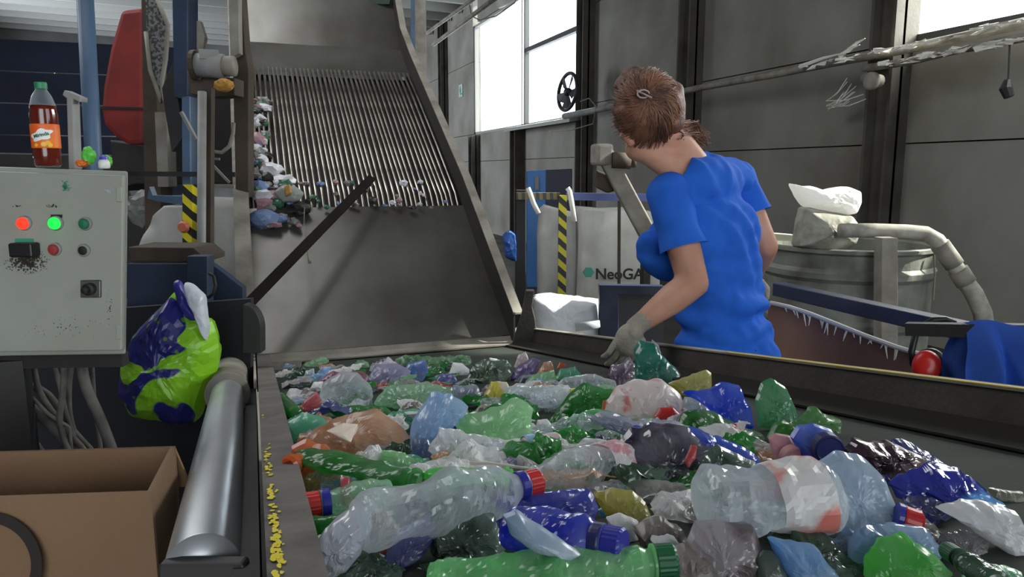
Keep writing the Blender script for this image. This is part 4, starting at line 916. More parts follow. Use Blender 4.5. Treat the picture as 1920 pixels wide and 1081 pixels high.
# gloved left hand: palm, four fingers and thumb reaching down to the teal bag
def hand(w, cd_, dirn, up, side, curl, k=1.0, thumbside=1, g=.0):
    bm = bmesh.new(); d = dirn.normalized(); u = (up-d*up.dot(d)).normalized(); sd = d.cross(u).normalized()*thumbside
    R_ = Matrix((sd, d, u)).transposed()
    cap(bm, w-d*.0, w+d*.02, .028+g, .028+g); cap(bm, w-cd_*.05, w, .034, .031)
    sph(bm, w+d*.045, (.044+g, .05+g, .018+g), R_, 3)
    for i, (off, ln) in enumerate(((.036, .066), (.0122, .075), (-.0122, .07), (-.036, .056))):
        base = w+d*.085+sd*off; c0 = curl*(1+.1*i)
        p1 = base+(d*math.cos(c0*.5)-u*math.sin(c0*.5))*ln*.45; p2 = p1+(d*math.cos(c0*1.2)-u*math.sin(c0*1.2))*ln*.32; p3 = p2+(d*math.cos(c0*1.8)-u*math.sin(c0*1.8))*ln*.25
        chain(bm, [base-d*.02, p1, p2, p3], [.0098, .0092, .0086, .0076])
    t0 = w+d*.03+sd*.036; t1 = t0+(d*.6+sd*.65-u*.35)*.036; t2 = t1+(d*.85+sd*.1-u*.6)*.034
    chain(bm, [t0, t1, t2], [.015+g*.5, .012+g*.5, .010+g*.5]); return bm
gdir = (at(1148, 700, DB-.2)-wrL); hb = hand(wrL, (wrL-elL).normalized(), gdir, (-FW+RT*.3+UP*.15), 1, .55, thumbside=-1, g=.003)
GLV = mat('glove_knit', (176, 170, 156), .9, rgb2=(130, 124, 112), nscale=18, bump=.3, bscale=150)
gl = P('work_glove', remesh(hb, .003, 2), GLV, smooth=True, label='grey dusty glove on the left hand')
hb = hand(wrR, (wrR-elR).normalized(), (wrR-elR).normalized()-UP*.3, UP, 1, .5, g=.003)
gr_ = P('work_glove', remesh(hb, .0045, 2), GLV, smooth=True)
# hair: swept-up mass with messy bun, loose strands, nape tail
bm = bmesh.new()
hc_ = head-HF*.022+HU*.014
sph(bm, hc_, (.098, .106, .112), HB, 3)
sph(bm, at(1200, 205, DB-.1), (.088, .08, .10), None, 3)
sph(bm, at(1240, 196, DB-.07), (.078, .08, .095), None, 3)
sph(bm, at(1186, 162, DB-.06), (.06, .055, .055), None, 3); sph(bm, at(1186, 140, DB-.05), (.034, .04, .03), None, 3)
sph(bm, at(1238, 246, DB-.06), (.062, .06, .055), None, 3)
sph(bm, at(1215, 282, DB-.035), (.045, .045, .04), None, 3)
hm = remesh(bm, .008, 8)
for v in hm.vertices:
    p = v.co; q = p-head; a = math.atan2(q.dot(RT), q.z+.02); k = .004*math.sin(a*9+q.length*50+5*noise.noise(p*9))+.005*noise.noise(p*12)
    v.co = p+v.normal*k
HAIR = mat('hair_auburn', (128, 84, 66), .5, rgb2=(70, 44, 36), nscale=22, aniso=(2, 2, 1), bump=.6, bscale=90, spec=.5)
HAIR2 = mat('hair_highlight', (138, 96, 72), .5, rgb2=(76, 50, 38), nscale=20, spec=.5)
st = MB(); hr = random.Random(6); knot = at(1206, 188, DB-.2)
HC = at(1208, 208, DB-.06)
def hsurf(x, y, l):
    r2 = min(.999, x*x+y*y); return HC+RT*(.122*x)+UP*(.138*y-.0)-FW*((.124*math.sqrt(1-r2))*l+.0)
for k in range(900):
    a = hr.uniform(0, 6.283); x1, y1 = .97*math.cos(a), .97*math.sin(a); tx, ty = -.12+hr.gauss(0, .10), .22+hr.gauss(0, .12)
    if y1 < -.55 and hr.random() < .3: continue
    sw = hr.uniform(.1, .45); pts = []; l = hr.uniform(1.0, 1.09); t0 = hr.uniform(0, .35); t9 = hr.uniform(.75, 1)
    for i in range(6):
        t = t0+(t9-t0)*i/5; x = x1*(1-t)+tx*t; y = y1*(1-t)+ty*t; q = sw*math.sin(math.pi*t); x, y = x-(y1-ty)*q*.5, y+(x1-tx)*q*.5
        pts.append(hsurf(x, y, l+.02*math.sin(6*t+k)))
    st.tube(pts, [.0006, .0014, .0017, .0017, .0014, .0006], 4, cap=False)
for k in range(90):   # flyaway wisps over the top
    x = hr.gauss(1196, 17); b = at(x, hr.uniform(150, 180), DB-hr.uniform(.0, .12)); h = hr.uniform(-.02, .05)
    st.tube([b, b+UP*(.022+h*.3)+RT*hr.uniform(-.015, .015), b+UP*(.026+h*.3)+RT*hr.uniform(-.04, .04)], [.002, .0014, .0005], 4, cap=False)
for k in range(260):   # loose tail at the nape right side
    a = at(hr.uniform(1236, 1282), hr.uniform(225, 262), DB-.08+hr.uniform(-.03, .03))
    b = at(hr.uniform(1285, 1312), hr.uniform(225, 262), DB-.02+hr.uniform(-.03, .03)); c = at(hr.uniform(1300, 1334), hr.uniform(244, 280), DB+hr.uniform(-.03, .05))
    st.tube([a, b, c], [.0014, .0017, .0005], 4, cap=False)
strands = P('loose_strands', st, HAIR2, smooth=True, stuff=True, label='lighter loose strands and wisps')
clip = MB(); cc = at(1206, 176, DB-.205)
clip.tube([cc+RT*(.018*math.cos(a))+UP*(.012*math.sin(a)) for a in [i*.7 for i in range(9)]], .0028, 6); clip.tube([cc-RT*.02+UP*.01, cc+RT*.025-UP*.012-FW*.006], .003, 6)
thing('person', 'woman in blue t-shirt seen from behind, reaching with gloved hand over sideboard', 'person',
      [P('body', bodym, SKIN, smooth=True), ps, pt] + sh + [gl, gr_, P('hair', hm, HAIR, [strands, P('hair_clip', clip, mat('clip', (170, 150, 150), .25), smooth=True)], smooth=True)])
one('work_platform', 'dark steel step the woman stands on behind the conveyor', 'platform', MB().box((hip.x+.05, hip.y, .005), (.7, 1.0, .01)), BLACK)
# ---------------------------------------------------------------- plastic waste on the belt
def plas(name, rgb, alpha=.55, rough=.13, trans=.3, cr=.55, cs=38, rgb2=None, ns=8):
    printed = rgb2 is not None; g_ = sum(rgb)/3; rgb = tuple(x*.88+g_*.12 for x in rgb)
    if rgb2 is None: rgb2 = tuple(x+(245-x)*.48 for x in rgb); ns = 16
    return mat('pl_'+name, rgb, rough, rgb2=rgb2, nscale=ns, lo=.5 if printed else .35, hi=.56 if printed else .7, alpha=alpha, trans=min(.5, trans*1.2), crinkle=cr, cscale=cs, spec=1.0)
CL = plas('clear', (200, 211, 218), .27, .07, .3)
CLG = plas('clear_green', (160, 206, 172), .45, .1, .4)
CLB = plas('clear_blue', (150, 184, 226), .5, .1, .4)
GR = plas('green', (20, 140, 36), .72, .14, .4)
GRD = plas('dark_green', (18, 70, 36), .8, .16, .25)
GRL = plas('light_green', (124, 214, 136), .6, .14, .4)
GRN = plas('neon_green', (90, 210, 80), .7, .2, .4)
MINT = plas('mint', (90, 190, 150), .65, .14, .35)
PALEG = plas('pale_green', (150, 206, 150), .6, .16, .35, .6, 34)
TEAL = plas('teal', (18, 130, 112), .75, .16, .35)
BLU = plas('blue', (18, 40, 190), .78, .14, .3)
BLUN = plas('navy', (24, 34, 120), .85, .18, .2)
BLUB = plas('bright_blue', (30, 80, 220), .65, .1, .4)
SKY = plas('sky', (96, 160, 220), .85, .3, .3, .3, 18)
ORG = plas('orange', (228, 110, 30), .62, .14, .4)
TAN = plas('tan', (206, 156, 116), .72, .2, .3)
AMB = plas('amber', (200, 140, 100), .5, .14, .35)
YELP = plas('olive_yellow', (176, 168, 50), .8, .25, .3)
YELC = plas('yellow_clear', (186, 170, 90), .45, .15, .3)
REDF = plas('red', (190, 34, 44), .85, .3, .3)
MAG = plas('magenta', (140, 50, 80), .8, .3, .25)
PUR = plas('purple', (80, 50, 130), .85, .28, .2)
WHF = plas('white_film', (226, 226, 226), .95, .5, .2, .5, 22)
WRP = plas('white_red', (232, 216, 214), .9, .35, .25, .6, 24, rgb2=(214, 70, 60), ns=22)
PNK = plas('pinkish', (196, 150, 150), .9, .35, .2)
GRY = plas('grey_film', (128, 124, 122), .9, .35, .15)
BRN = plas('brown_film', (92, 76, 64), .95, .4, .1, .6)
DKF = plas('dark_film', (44, 38, 44), .95, .25, .05, .6)
SIL = plas('silver', (176, 182, 196), .95, .16, .05, .7, 30)
FOIL = plas('blue_foil', (40, 50, 160), .98, .12, .0, .7, 18, rgb2=(100, 160, 220), ns=7)  # second colour paints the cyan highlights of the foil
CYN = plas('cyan', (60, 180, 210), .95, .3, .1)
LAV = plas('lavender', (140, 140, 180), .8, .3, .25, .6)
CAPR = mat('cap_red', (196, 44, 44), .38); CAPB = mat('cap_blue', (44, 48, 150), .35); CAPN = mat('cap_midnight', (34, 40, 92), .4); CAPY = mat('cap_yellow', (220, 216, 90), .4)
CAPG = mat('cap_dark_green', (30, 92, 56), .4); CAPO = mat('cap_orange', (214, 120, 80), .4)
NRM = Vector((0, math.sin(math.atan(SL)), math.cos(math.atan(SL))))
def kbox(mesh): return mesh
def bot(lab, x1, y1, x2, y2, w, m, cap=None, ring=None, flat=.75, seed=1, cr=.16, neck=True, lift=None, l2=None, label=None, cat='bottle', name='plastic_bottle', bend=0, nl=.16, sq=1, group=None):
    """bottle lying from its base (x1,y1) to its mouth (x2,y2); w = thickness in the picture at the middle"""
    if lift is None: lift = .03
    if l2 is None: l2 = lift
    a, t1 = onbelt(x1, y1, lift); b, t2 = onbelt(x2, y2, l2)
    R = w*.5*(t1+t2)/2/FPX; ax = (b-a); L = ax.length; ax.normalize(); side = ax.cross(NRM).normalized(); up = side.cross(ax).normalized()
    if up.z < 0: up = -up; side = -side
    R = min(R, L*.6); nr = min(.0125, R*.62)
    pr = [(0, .25), (.015, .72), (.05, .93), (.10, 1), (.2, .98), (.3, 1), (.38, .96), (.46, 1), (.55, 1), (.63, .98), (.70, .92), (.76, .78), (.82, .56)] if neck else [(0, .3), (.02, .8), (.1, 1), (.3, 1), (.5, .97), (.7, 1), (.9, 1), (.98, .8), (1, .3)]
    prof = []
    for i in range(len(pr)-1):
        for k in range(5):
            t = k/5; prof.append((pr[i][0]*(1-t)+pr[i+1][0]*t, (pr[i][1]*(1-t)+pr[i+1][1]*t)*R))
    prof.append((pr[-1][0], pr[-1][1]*R))
    if neck: prof += [(.86, nr*1.25), (.89, nr*1.02), (.91, nr*1.02), (.912, nr*1.35), (.922, nr*1.35), (.925, nr), (.97, nr)]
    nseg = 40; vs = []; fs = []; o = Vector((seed*3.3, seed*1.9, seed*7.1)); rings = []
    for h, r in prof:
        crf = max(0, min(1, (.88-h)*8)) if neck else 1
        f = flat+(1-flat)*(1-crf)
        for k in range(nseg):
            an = 2*math.pi*k/nseg; ca, sa = math.cos(an), math.sin(an)
            q = Vector((h*L, ca*r, sa*r)); d = noise.voronoi(q*(.55/R)+o)[0]
            dd = (.45-(d[1]-d[0])*1.1)*cr*R*1.3 + ridge(q*(.5/R)+o)*cr*R*1.1 + noise.noise(Vector((h*5, 0, seed*2.2)))*cr*R
            rr = r+dd*crf*(1 if r > R*.3 else .3); z = sa*rr*f; y = ca*rr*(1+(1-f)*.25)
            bz = bend*L*math.sin(math.pi*h)
            p = a+ax*(h*L)+side*(y+bz)+up*z
            vs.append(p)
    m_ = len(prof)
    for i in range(m_-1):
        for k in range(nseg): fs.append((i*nseg+k, i*nseg+(k+1) % nseg, (i+1)*nseg+(k+1) % nseg, (i+1)*nseg+k))
    fs.append(tuple(range(nseg)))
    M = MB(); M.add(vs, fs); parts = [P('body', M, m)]
    if cap:
        c0 = a+ax*(L*.925); ch = max(.018, nr*1.5); cr_ = nr*1.28; vs = []; fs = []; ns = 48; C_ = MB()
        pf = [(cr_*.98, 0), (cr_, .001), (cr_, ch*.86), (cr_*.9, ch), (cr_*.3, ch*1.01)]
        for r, h in pf:
            for k in range(ns):
                rr = r*(1+(.03 if k % 2 else 0)*(1 if h < ch*.9 and h > 0 else 0)); an = 2*math.pi*k/ns; vs.append(c0+ax*h+side*(rr*math.cos(an))+up*(rr*math.sin(an)))
        for i in range(len(pf)-1):
            for k in range(ns): fs.append((i*ns+k, i*ns+(k+1) % ns, (i+1)*ns+(k+1) % ns, (i+1)*ns+k))
        fs += [tuple(range(ns)), tuple((len(pf)-1)*ns+k for k in range(ns))]; C_.add(vs, fs); parts.append(P('cap', C_, cap))
        if ring: parts.append(P('neck_ring', MB().lathe([(cr_*1.08, -.012), (cr_*1.1, -.010), (cr_*1.1, -.003), (cr_*1.04, -.001)], c0, ax, 28), ring))
    if label:
        lm, h0, h1 = label; vs = []; fs = []; nh = 8; rn = 26
        for i in range(nh+1):
            h = h0+(h1-h0)*i/nh
            j = min(range(m_), key=lambda q: abs(prof[q][0]-h)); cen = sum((M.v[j*nseg+k] for k in range(nseg)), Vector())/nseg
            for k in range(nseg):
                p = M.v[j*nseg+k]; p = p+ax*((h-prof[j][0])*L); d = (p-cen); vs.append(p+d.normalized()*.0022)
        for i in range(nh):
            for k in range(nseg): fs.append((i*nseg+k, i*nseg+(k+1) % nseg, (i+1)*nseg+(k+1) % nseg, (i+1)*nseg+k))
        Lb = MB(); Lb.add(vs, fs); parts.append(P('label', Lb, lm))
    thing(name, lab, cat, parts, group=group)
def puf(name, cat, lab, pts, m, seed=1, cr=.38, fr=None, th=None, lift=0, dD=0, K=15, extra=None, group=None, hp=1.6, n=96):
    yb = max(p[1] for p in pts); xb = sum(p[0] for p in pts)/len(pts)
    _, D = onbelt(xb, yb-2, lift); D += dD
    cr *= 1.25; xs = [p[0] for p in pts]; ys = [p[1] for p in pts]; wd = (max(xs)-min(xs))*D/FPX; ht = (max(ys)-min(ys))*D/FPX
    if th is None: th = .24*min(wd, ht*1.6)
    if fr is None: fr = 2.2/max(.03, min(wd, ht*1.5))
    M = puffy(pts, D+th, th, seed, cr, fr, K=K, n=n, back=.9, sm=.06, hp=hp)
    # lean the body back with the ground so that it lies rather than stands
    zb = min(v.z for v in M.v)
    for v in M.v: v += FW*(v.z-zb)*.55*1.0
    parts = [P(None if not extra else 'film', M, m)]
    if extra: parts += extra(D, th)
    thing(name, lab, cat, parts, group=group)
def ell(cx, cy, w, h, seed=0, n=12, j=.22):
    r = random.Random(int(cx*7+cy*13+seed)); return [(cx+w/2*math.cos(a)*(1+r.uniform(-j, j)), cy-h/2*math.sin(a)*(1+r.uniform(-j, j))) for a in [2*math.pi*k/n for k in range(n)]]
def capx(cx, cy, r, D, d, m, name='cap'):
    c = at(cx, cy, D); R = r*D/FPX
    return MB().lathe([(R*.96, -R*.9), (R, -R*.8), (R, -R*.05), (R*.88, R*.06), (R*.8, 0), (R*.1, -.0)], c, d, 32)

# --- front zone
bot('large clear crushed bottle with red cap and blue ring at left front', 668, 985, 1008, 903, 120, CL, CAPR, CAPB, .8, 3, .2, lift=.045, l2=.05)
bot('clear bottle with pink and white label right of the red-capped large bottle', 1195, 858, 985, 900, 80, CL, None, None, .8, 5, .22, lift=.03, label=(plas('label_pink', (226, 150, 160), .95, .4, .2, .4, 30, rgb2=(240, 235, 235), ns=40), .12, .34), nl=.2)
bot('deep blue crushed bottle with round blue cap facing forward at front centre', 955, 985, 1150, 1020, 96, BLU, CAPB, CAPN, .75, 7, .18, lift=.05, l2=.045)
puf('plastic_film', 'film', 'dark blue folded film behind the blue bottle with round cap', [(928, 950), (990, 940), (1060, 938), (1110, 934), (1128, 958), (1115, 985), (1040, 1000), (975, 1000), (925, 1010)], BLU, 4, .3)
puf('label_sleeve', 'label', 'pale blue folded sleeve strip lying across the blue bottle', [(942, 980), (965, 974), (1020, 1002), (1090, 1042), (1070, 1050), (1000, 1036), (955, 1010)], plas('sleeve', (120, 150, 180), .95, .3, .1), 6, .12, lift=.05, th=.012)
puf('plastic_bag', 'bag', 'black-green shiny crumpled bag before the large clear bottle', [(800, 985), (830, 958), (880, 958), (925, 985), (948, 1030), (930, 1058), (860, 1062), (805, 1040)], plas('blackgreen', (14, 48, 30), .97, .12, .05, .7, 22), 9, .42)
bot('long pale green crushed bottle with dark green neck lying along front edge', 800, 1086, 1262, 1052, 100, GRL, CAPG, None, .5, 12, .38, lift=.03, nl=.2)
puf('plastic_film', 'film', 'dark navy film sheet under the large clear bottle', [(706, 1068), (740, 1010), (800, 985), (815, 1015), (790, 1050), (730, 1074)], BLUN, 2, .3)
puf('foil_pack', 'packet', 'silver crumpled foil packet by left rail at the bottom', [(588, 1081), (580, 1040), (600, 1010), (650, 978), (682, 980), (690, 1010), (672, 1050), (640, 1080), (610, 1096)], SIL, 5, .4)
puf('label_scrap', 'label', 'red-edged white label scrap at the left end of silver packet', [(580, 1040), (590, 1015), (628, 1010), (612, 1040), (590, 1060)], plas('whitered', (226, 214, 208), .95, .4, .1, .4, 30, rgb2=(220, 60, 60), ns=12), 15, .25)
puf('wrapper', 'wrapper', 'beige wrapper with red stripe right of the silver packet', [(676, 975), (720, 970), (742, 1000), (760, 1020), (735, 1040), (700, 1050), (676, 1020)], plas('beige_red', (176, 158, 146), .95, .35, .1, .5, 24, rgb2=(190, 50, 50), ns=9), 17, .35)
bot('bright green bottle stub lying by left rail near silver packet', 655, 983, 572, 986, 40, GR, None, None, .9, 21, .1, lift=.02, neck=False)
bot('greenish clear bottle with red cap pointing at the left rail', 735, 922, 588, 946, 62, CLG, CAPR, CAPB, .8, 22, .2, lift=.03)
puf('label_strip', 'label', 'torn dark red label strip over the greenish clear bottle', [(632, 905), (648, 905), (655, 930), (668, 955), (650, 958), (636, 935)], REDF, 23, .2, th=.008, lift=.02)
puf('plastic_bottle', 'bottle', 'orange crushed bottle with round neck by the left rail', [(535, 850), (560, 838), (600, 848), (640, 880), (652, 905), (600, 922), (575, 900), (545, 885)], ORG, 24, .3, extra=lambda D, th: [P('neck_ring', MB().lathe([(.014, 0), (.016, .003), (.016, .01), (.012, .014), (.012, -.01)], at(553, 868, D+.0), -RT*.5-FW, 20), ORG)])
puf('plastic_bottle', 'bottle', 'amber pinkish bottle fragment above the orange bottle', [(548, 842), (556, 820), (590, 818), (600, 838), (590, 858), (560, 862)], AMB, 25, .3)
bot('long bright green flattened bottle crossing before the tan film', 565, 852, 800, 905, 62, GR, None, None, .45, 26, .22, lift=.045, l2=.03)
puf('plastic_film', 'film', 'ribbed pale green film fold between two green flattened bottles', [(706, 868), (712, 853), (760, 862), (800, 872), (828, 882), (800, 896), (760, 892)], PALEG, 27, .35)
bot('short bright green flattened bottle behind the red-capped large bottle', 800, 890, 965, 893, 46, GRN, None, None, .5, 28, .2, lift=.035)
puf('plastic_sheet', 'film', 'large crumpled tan film heap left of the middle', [(556, 850), (580, 812), (640, 794), (700, 782), (740, 800), (770, 832), (768, 860), (720, 866), (660, 852), (600, 856)], TAN, 30, .35)
puf('paper_scrap', 'paper', 'cream white paper scrap lying on the tan film', [(610, 810), (640, 798), (668, 800), (658, 828), (640, 822)], mat('paper_cream', (232, 214, 196), .7), 31, .1, th=.008, lift=.07, dD=-.05)
puf('plastic_bag', 'bag', 'mint green crumpled bag against the left rail', [(526, 840), (530, 796), (556, 784), (600, 790), (616, 806), (580, 822), (552, 838)], MINT, 32, .3)
puf('plastic_film', 'film', 'yellowish clear film under the orange bottle', [(540, 905), (570, 895), (620, 905), (640, 925), (590, 932), (550, 928)], YELC, 33, .3)
puf('plastic_bag', 'bag', 'olive yellow crumpled bag in front centre beside blue film', [(1114, 938), (1150, 930), (1190, 932), (1215, 950), (1223, 970), (1205, 990), (1180, 975), (1140, 968)], YELP, 34, .35)
puf('scrap', 'scrap', 'cyan scrap tucked under the olive yellow bag', [(1122, 958), (1136, 952), (1150, 964), (1142, 972), (1126, 970)], CYN, 35, .2)
puf('label_scrap', 'label', 'white torn label lying right of the round blue cap', [(1138, 980), (1165, 974), (1200, 986), (1200, 1010), (1175, 1022), (1150, 1008)], WHF, 36, .25, th=.012)
puf('plastic_film', 'film', 'brown torn film tangle right of the white torn label', [(1190, 1000), (1240, 982), (1290, 1006), (1300, 1040), (1260, 1052), (1210, 1040)], BRN, 37, .5)
puf('plastic_film', 'film', 'white stringy film at front beside long pale green bottle', [(1222, 1020), (1260, 1016), (1290, 1035), (1300, 1060), (1270, 1064), (1240, 1050)], WHF, 38, .5)
puf('plastic_film', 'film', 'brown film tangle at the bottom edge right of the green neck', [(1246, 1096), (1250, 1050), (1290, 1040), (1340, 1056), (1350, 1100)], BRN, 39, .5)
puf('plastic_bag', 'bag', 'greyish mottled clear bag at bottom right of centre', [(1306, 1100), (1300, 1030), (1316, 1002), (1370, 998), (1430, 1010), (1440, 1040), (1420, 1100)], plas('mottled', (168, 160, 162), .8, .2, .15, .7, 30, rgb2=(110, 96, 98), ns=14), 40, .42)
bot('big clear crushed bottle with white and orange label right of centre', 1312, 945, 1560, 925, 125, CL, None, None, .85, 41, .22, lift=.05, neck=False, label=(plas('label_white_orange', (226, 222, 218), .97, .4, .15, .4, 24, rgb2=(220, 84, 50), ns=10), .5, .88))
puf('plastic_bottle', 'bottle', 'crumpled clear blue bottle with red cap at right', [(1520, 905), (1560, 895), (1600, 876), (1640, 880), (1680, 915), (1692, 955), (1686, 985), (1640, 990), (1600, 1022), (1560, 980), (1524, 960)], plas('clear_cool', (180, 202, 228), .42, .1, .25), 42, .3,
    extra=lambda D, th: [P('cap', MB().lathe([(.014, 0), (.0145, .002), (.0145, .016), (.012, .019)], at(1690, 972, D+.01), RT*1+UP*-.25-FW*.3, 24), CAPR), P('neck_ring', MB().lathe([(.0155, -.006), (.0155, -.001)], at(1690, 972, D+.01), RT*1+UP*-.25-FW*.3, 24), CAPB)])
puf('plastic_bottle', 'bottle', 'blue bottle end with dark blue cap facing the camera at right', [(1494, 830), (1510, 812), (1540, 808), (1575, 818), (1594, 850), (1592, 890), (1560, 892), (1520, 880)], plas('azure', (20, 70, 205), .93, .25, .2, .2, 12), 43, .14,
    extra=lambda D, th: [P('cap', capx(1556, 843, 28, D-.012, -FW, CAPN), CAPN)])
puf('plastic_tub', 'tub', 'pink round tub left of the dark blue cap facing forward', [(1450, 830), (1465, 822), (1490, 826), (1520, 850), (1516, 876), (1485, 882), (1455, 866)], mat('tub_pink', (206, 150, 156), .45), 44, .08, extra=lambda D, th: [P('lid', capx(1492, 862, 24, D-.005, (-FW+RT*.15), CAPR), mat('lid_pink', (196, 140, 140), .5))])
puf('foil_wrapper', 'wrapper', 'shiny blue foil wrapper lying at right before the sideboard', [(1680, 915), (1720, 892), (1770, 884), (1820, 890), (1860, 925), (1888, 948), (1850, 965), (1790, 952), (1730, 950), (1690, 940)], FOIL, 45, .42)
puf('plastic_film', 'film', 'dark purple crumpled film heap right of the blue cap', [(1594, 858), (1610, 836), (1660, 838), (1700, 846), (1744, 866), (1742, 892), (1700, 905), (1640, 890), (1600, 882)], plas('darkpurple', (60, 34, 50), .97, .2, .05, .7, 24, rgb2=(120, 100, 100), ns=16), 46, .48)
puf('plastic_film', 'film', 'navy blue film peak beside the dark purple heap', [(1672, 850), (1690, 834), (1720, 836), (1770, 866), (1776, 884), (1730, 880), (1690, 868)], BLUN, 47, .4)
puf('plastic_sheet', 'film', 'white and clear film sheet at the far right edge', [(1782, 970), (1830, 960), (1880, 958), (1930, 975), (1935, 1050), (1900, 1045), (1850, 1010)], plas('sheetwhite', (206, 208, 212), .8, .2, .2, .6, 22), 48, .3)
puf('plastic_film', 'film', 'light blue film spread behind neon green film at front right', [(1598, 1060), (1600, 1024), (1640, 1008), (1700, 1000), (1750, 1006), (1776, 1040), (1740, 1060), (1640, 1068)], plas('paleblue', (140, 180, 220), .75, .15, .25), 49, .35)
puf('plastic_bag', 'bag', 'neon light green crumpled bag at bottom right', [(1622, 1096), (1630, 1058), (1680, 1036), (1720, 1022), (1770, 1050), (1805, 1096)], GRN, 50, .4)
puf('bottle_cap', 'cap', 'pale yellow cap in front of neon green bag', [(1622, 1040), (1634, 1028), (1648, 1032), (1650, 1046), (1634, 1052)], CAPY, 51, .1)
bot('dark green bottle neck with ridged cap at bottom right corner', 1870, 1092, 1790, 1040, 44, GRD, CAPG, None, .9, 52, .12, lift=.03)
puf('plastic_film', 'film', 'dark grey clear film left of the white sheet at right', [(1764, 1024), (1780, 1008), (1830, 1006), (1862, 1020), (1850, 1042), (1800, 1044)], plas('smoke', (84, 82, 84), .7, .12, .1), 53, .4)
puf('plastic_film', 'film', 'olive strip of film at far right against the skirt', [(1854, 930), (1862, 920), (1925, 926), (1925, 944), (1880, 940)], plas('olive', (90, 96, 66), .9, .3, .2), 54, .25)
puf('plastic_film', 'film', 'green and white tatters in the bottom right corner', [(1806, 1098), (1820, 1062), (1860, 1066), (1925, 1076), (1925, 1100)], plas('greenwhite', (110, 180, 140), .85, .25, .25, .6, 26, rgb2=(210, 220, 214), ns=12), 55, .4)
puf('plastic_sheet', 'film', 'bright sky blue folded sheet at the bottom edge', [(1450, 1028), (1500, 1032), (1545, 1042), (1560, 1066), (1590, 1098), (1490, 1100), (1470, 1064)], SKY, 56, .25)
puf('plastic_film', 'film', 'dark green film tatters above the sky blue sheet', [(1470, 1030), (1500, 1004), (1540, 1006), (1580, 1030), (1572, 1056), (1530, 1052)], GRD, 57, .5)
puf('plastic_cup', 'cup', 'black-green cup lying at the bottom edge left of sky blue sheet', [(1420, 1096), (1420, 1058), (1440, 1044), (1470, 1048), (1484, 1096)], plas('blackcup', (16, 40, 26), .97, .2, .05, .2), 58, .1)
# --- middle: dark heap
puf('plastic_bag', 'bag', 'dark smoky film heap right of centre under blue edge', [(1150, 900), (1156, 850), (1190, 822), (1250, 816), (1320, 826), (1372, 850), (1360, 890), (1300, 912), (1220, 926), (1170, 925)], plas('smokeheap', (56, 52, 70), .85, .14, .1, .6, 20), 60, .38)
puf('plastic_film', 'film', 'royal blue film hanging at left of the dark smoky heap', [(1154, 866), (1170, 830), (1196, 808), (1226, 812), (1230, 838), (1200, 850), (1180, 868)], BLU, 61, .4, dD=-.03)
puf('plastic_film', 'film', 'long blue film edge arching over the dark green film', [(1250, 818), (1300, 814), (1350, 828), (1400, 846), (1440, 872), (1428, 882), (1380, 862), (1320, 840), (1270, 832)], BLUB, 62, .3, lift=.02)
puf('plastic_film', 'film', 'black-green film under the arching blue edge', [(1280, 905), (1300, 850), (1360, 850), (1420, 872), (1430, 888), (1380, 905), (1320, 920)], plas('deepgreen', (16, 56, 34), .97, .2, .05, .6), 63, .4)
puf('plastic_scrap', 'scrap', 'bright red scrap sticking up in the dark heap', [(1284, 866), (1300, 840), (1312, 842), (1306, 862), (1290, 876)], REDF, 64, .15, lift=.03, dD=-.13)
puf('plastic_scrap', 'scrap', 'small dark blue scrap below the smoky heap', [(1212, 900), (1226, 894), (1240, 900), (1234, 910), (1216, 908)], BLUN, 65, .15)
puf('plastic_film', 'film', 'dusty rose scrap at the foot of the black-green film', [(1262, 925), (1285, 905), (1310, 912), (1340, 896), (1350, 900), (1320, 922), (1290, 930)], PNK, 66, .35)
puf('plastic_film', 'film', 'flat grey film lying below the smoky heap', [(1160, 930), (1200, 905), (1280, 912), (1330, 928), (1290, 940), (1210, 945)], plas('flatgrey', (150, 148, 140), .75, .3, .2), 67, .2, th=.012)
puf('bottle_cap', 'cap', 'dark red cap lying left of the smoky heap', [(1112, 930), (1120, 920), (1140, 918), (1148, 930)], CAPR, 68, .1)
puf('plastic_film', 'film', 'dark green film patch above the dark red cap', [(1100, 915), (1110, 900), (1150, 896), (1158, 918), (1130, 922)], GRD, 69, .3)
puf('plastic_film', 'film', 'pale green clear film under clear bottle with pink label', [(1000, 935), (1020, 918), (1060, 916), (1080, 930), (1060, 940)], PALEG, 70, .3)
# --- middle zone
puf('printed_bag', 'bag', 'white plastic pack printed in red left of yellow sheet', [(1132, 790), (1136, 760), (1160, 738), (1200, 724), (1250, 726), (1280, 748), (1292, 780), (1250, 800), (1190, 806), (1150, 800)], WRP, 71, .36)
puf('bottle_cap', 'cap', 'red cap in front of the red printed pack', [(1228, 782), (1240, 768), (1265, 768), (1276, 778), (1272, 792), (1240, 794)], CAPR, 72, .1, dD=-.06)
puf('neck_ring', 'ring', 'orange ring at left side of the red printed pack', [(1128, 772), (1132, 754), (1146, 752), (1152, 764), (1146, 776)], CAPO, 73, .1, dD=-.08)
puf('plastic_film', 'film', 'bright blue crinkled film before the sideboard', [(1290, 745), (1340, 742), (1362, 728), (1395, 732), (1412, 765), (1420, 800), (1395, 812), (1360, 795), (1330, 770)], BLUB, 74, .42)
puf('plastic_bottle', 'bottle', 'upright domed clear green bottle end before the sideboard', [(1424, 800), (1424, 760), (1440, 730), (1462, 722), (1488, 740), (1502, 780), (1498, 802), (1460, 812)], plas('clear_emerald', (70, 150, 100), .5, .08, .3, .3, 14), 75, .2)
puf('plastic_film', 'film', 'green leafy crumpled film right of the domed green bottle', [(1440, 818), (1460, 798), (1520, 800), (1546, 768), (1556, 782), (1582, 792), (1580, 810), (1520, 822), (1480, 830)], plas('leafgreen', (60, 140, 50), .8, .2, .35, .5), 76, .45)
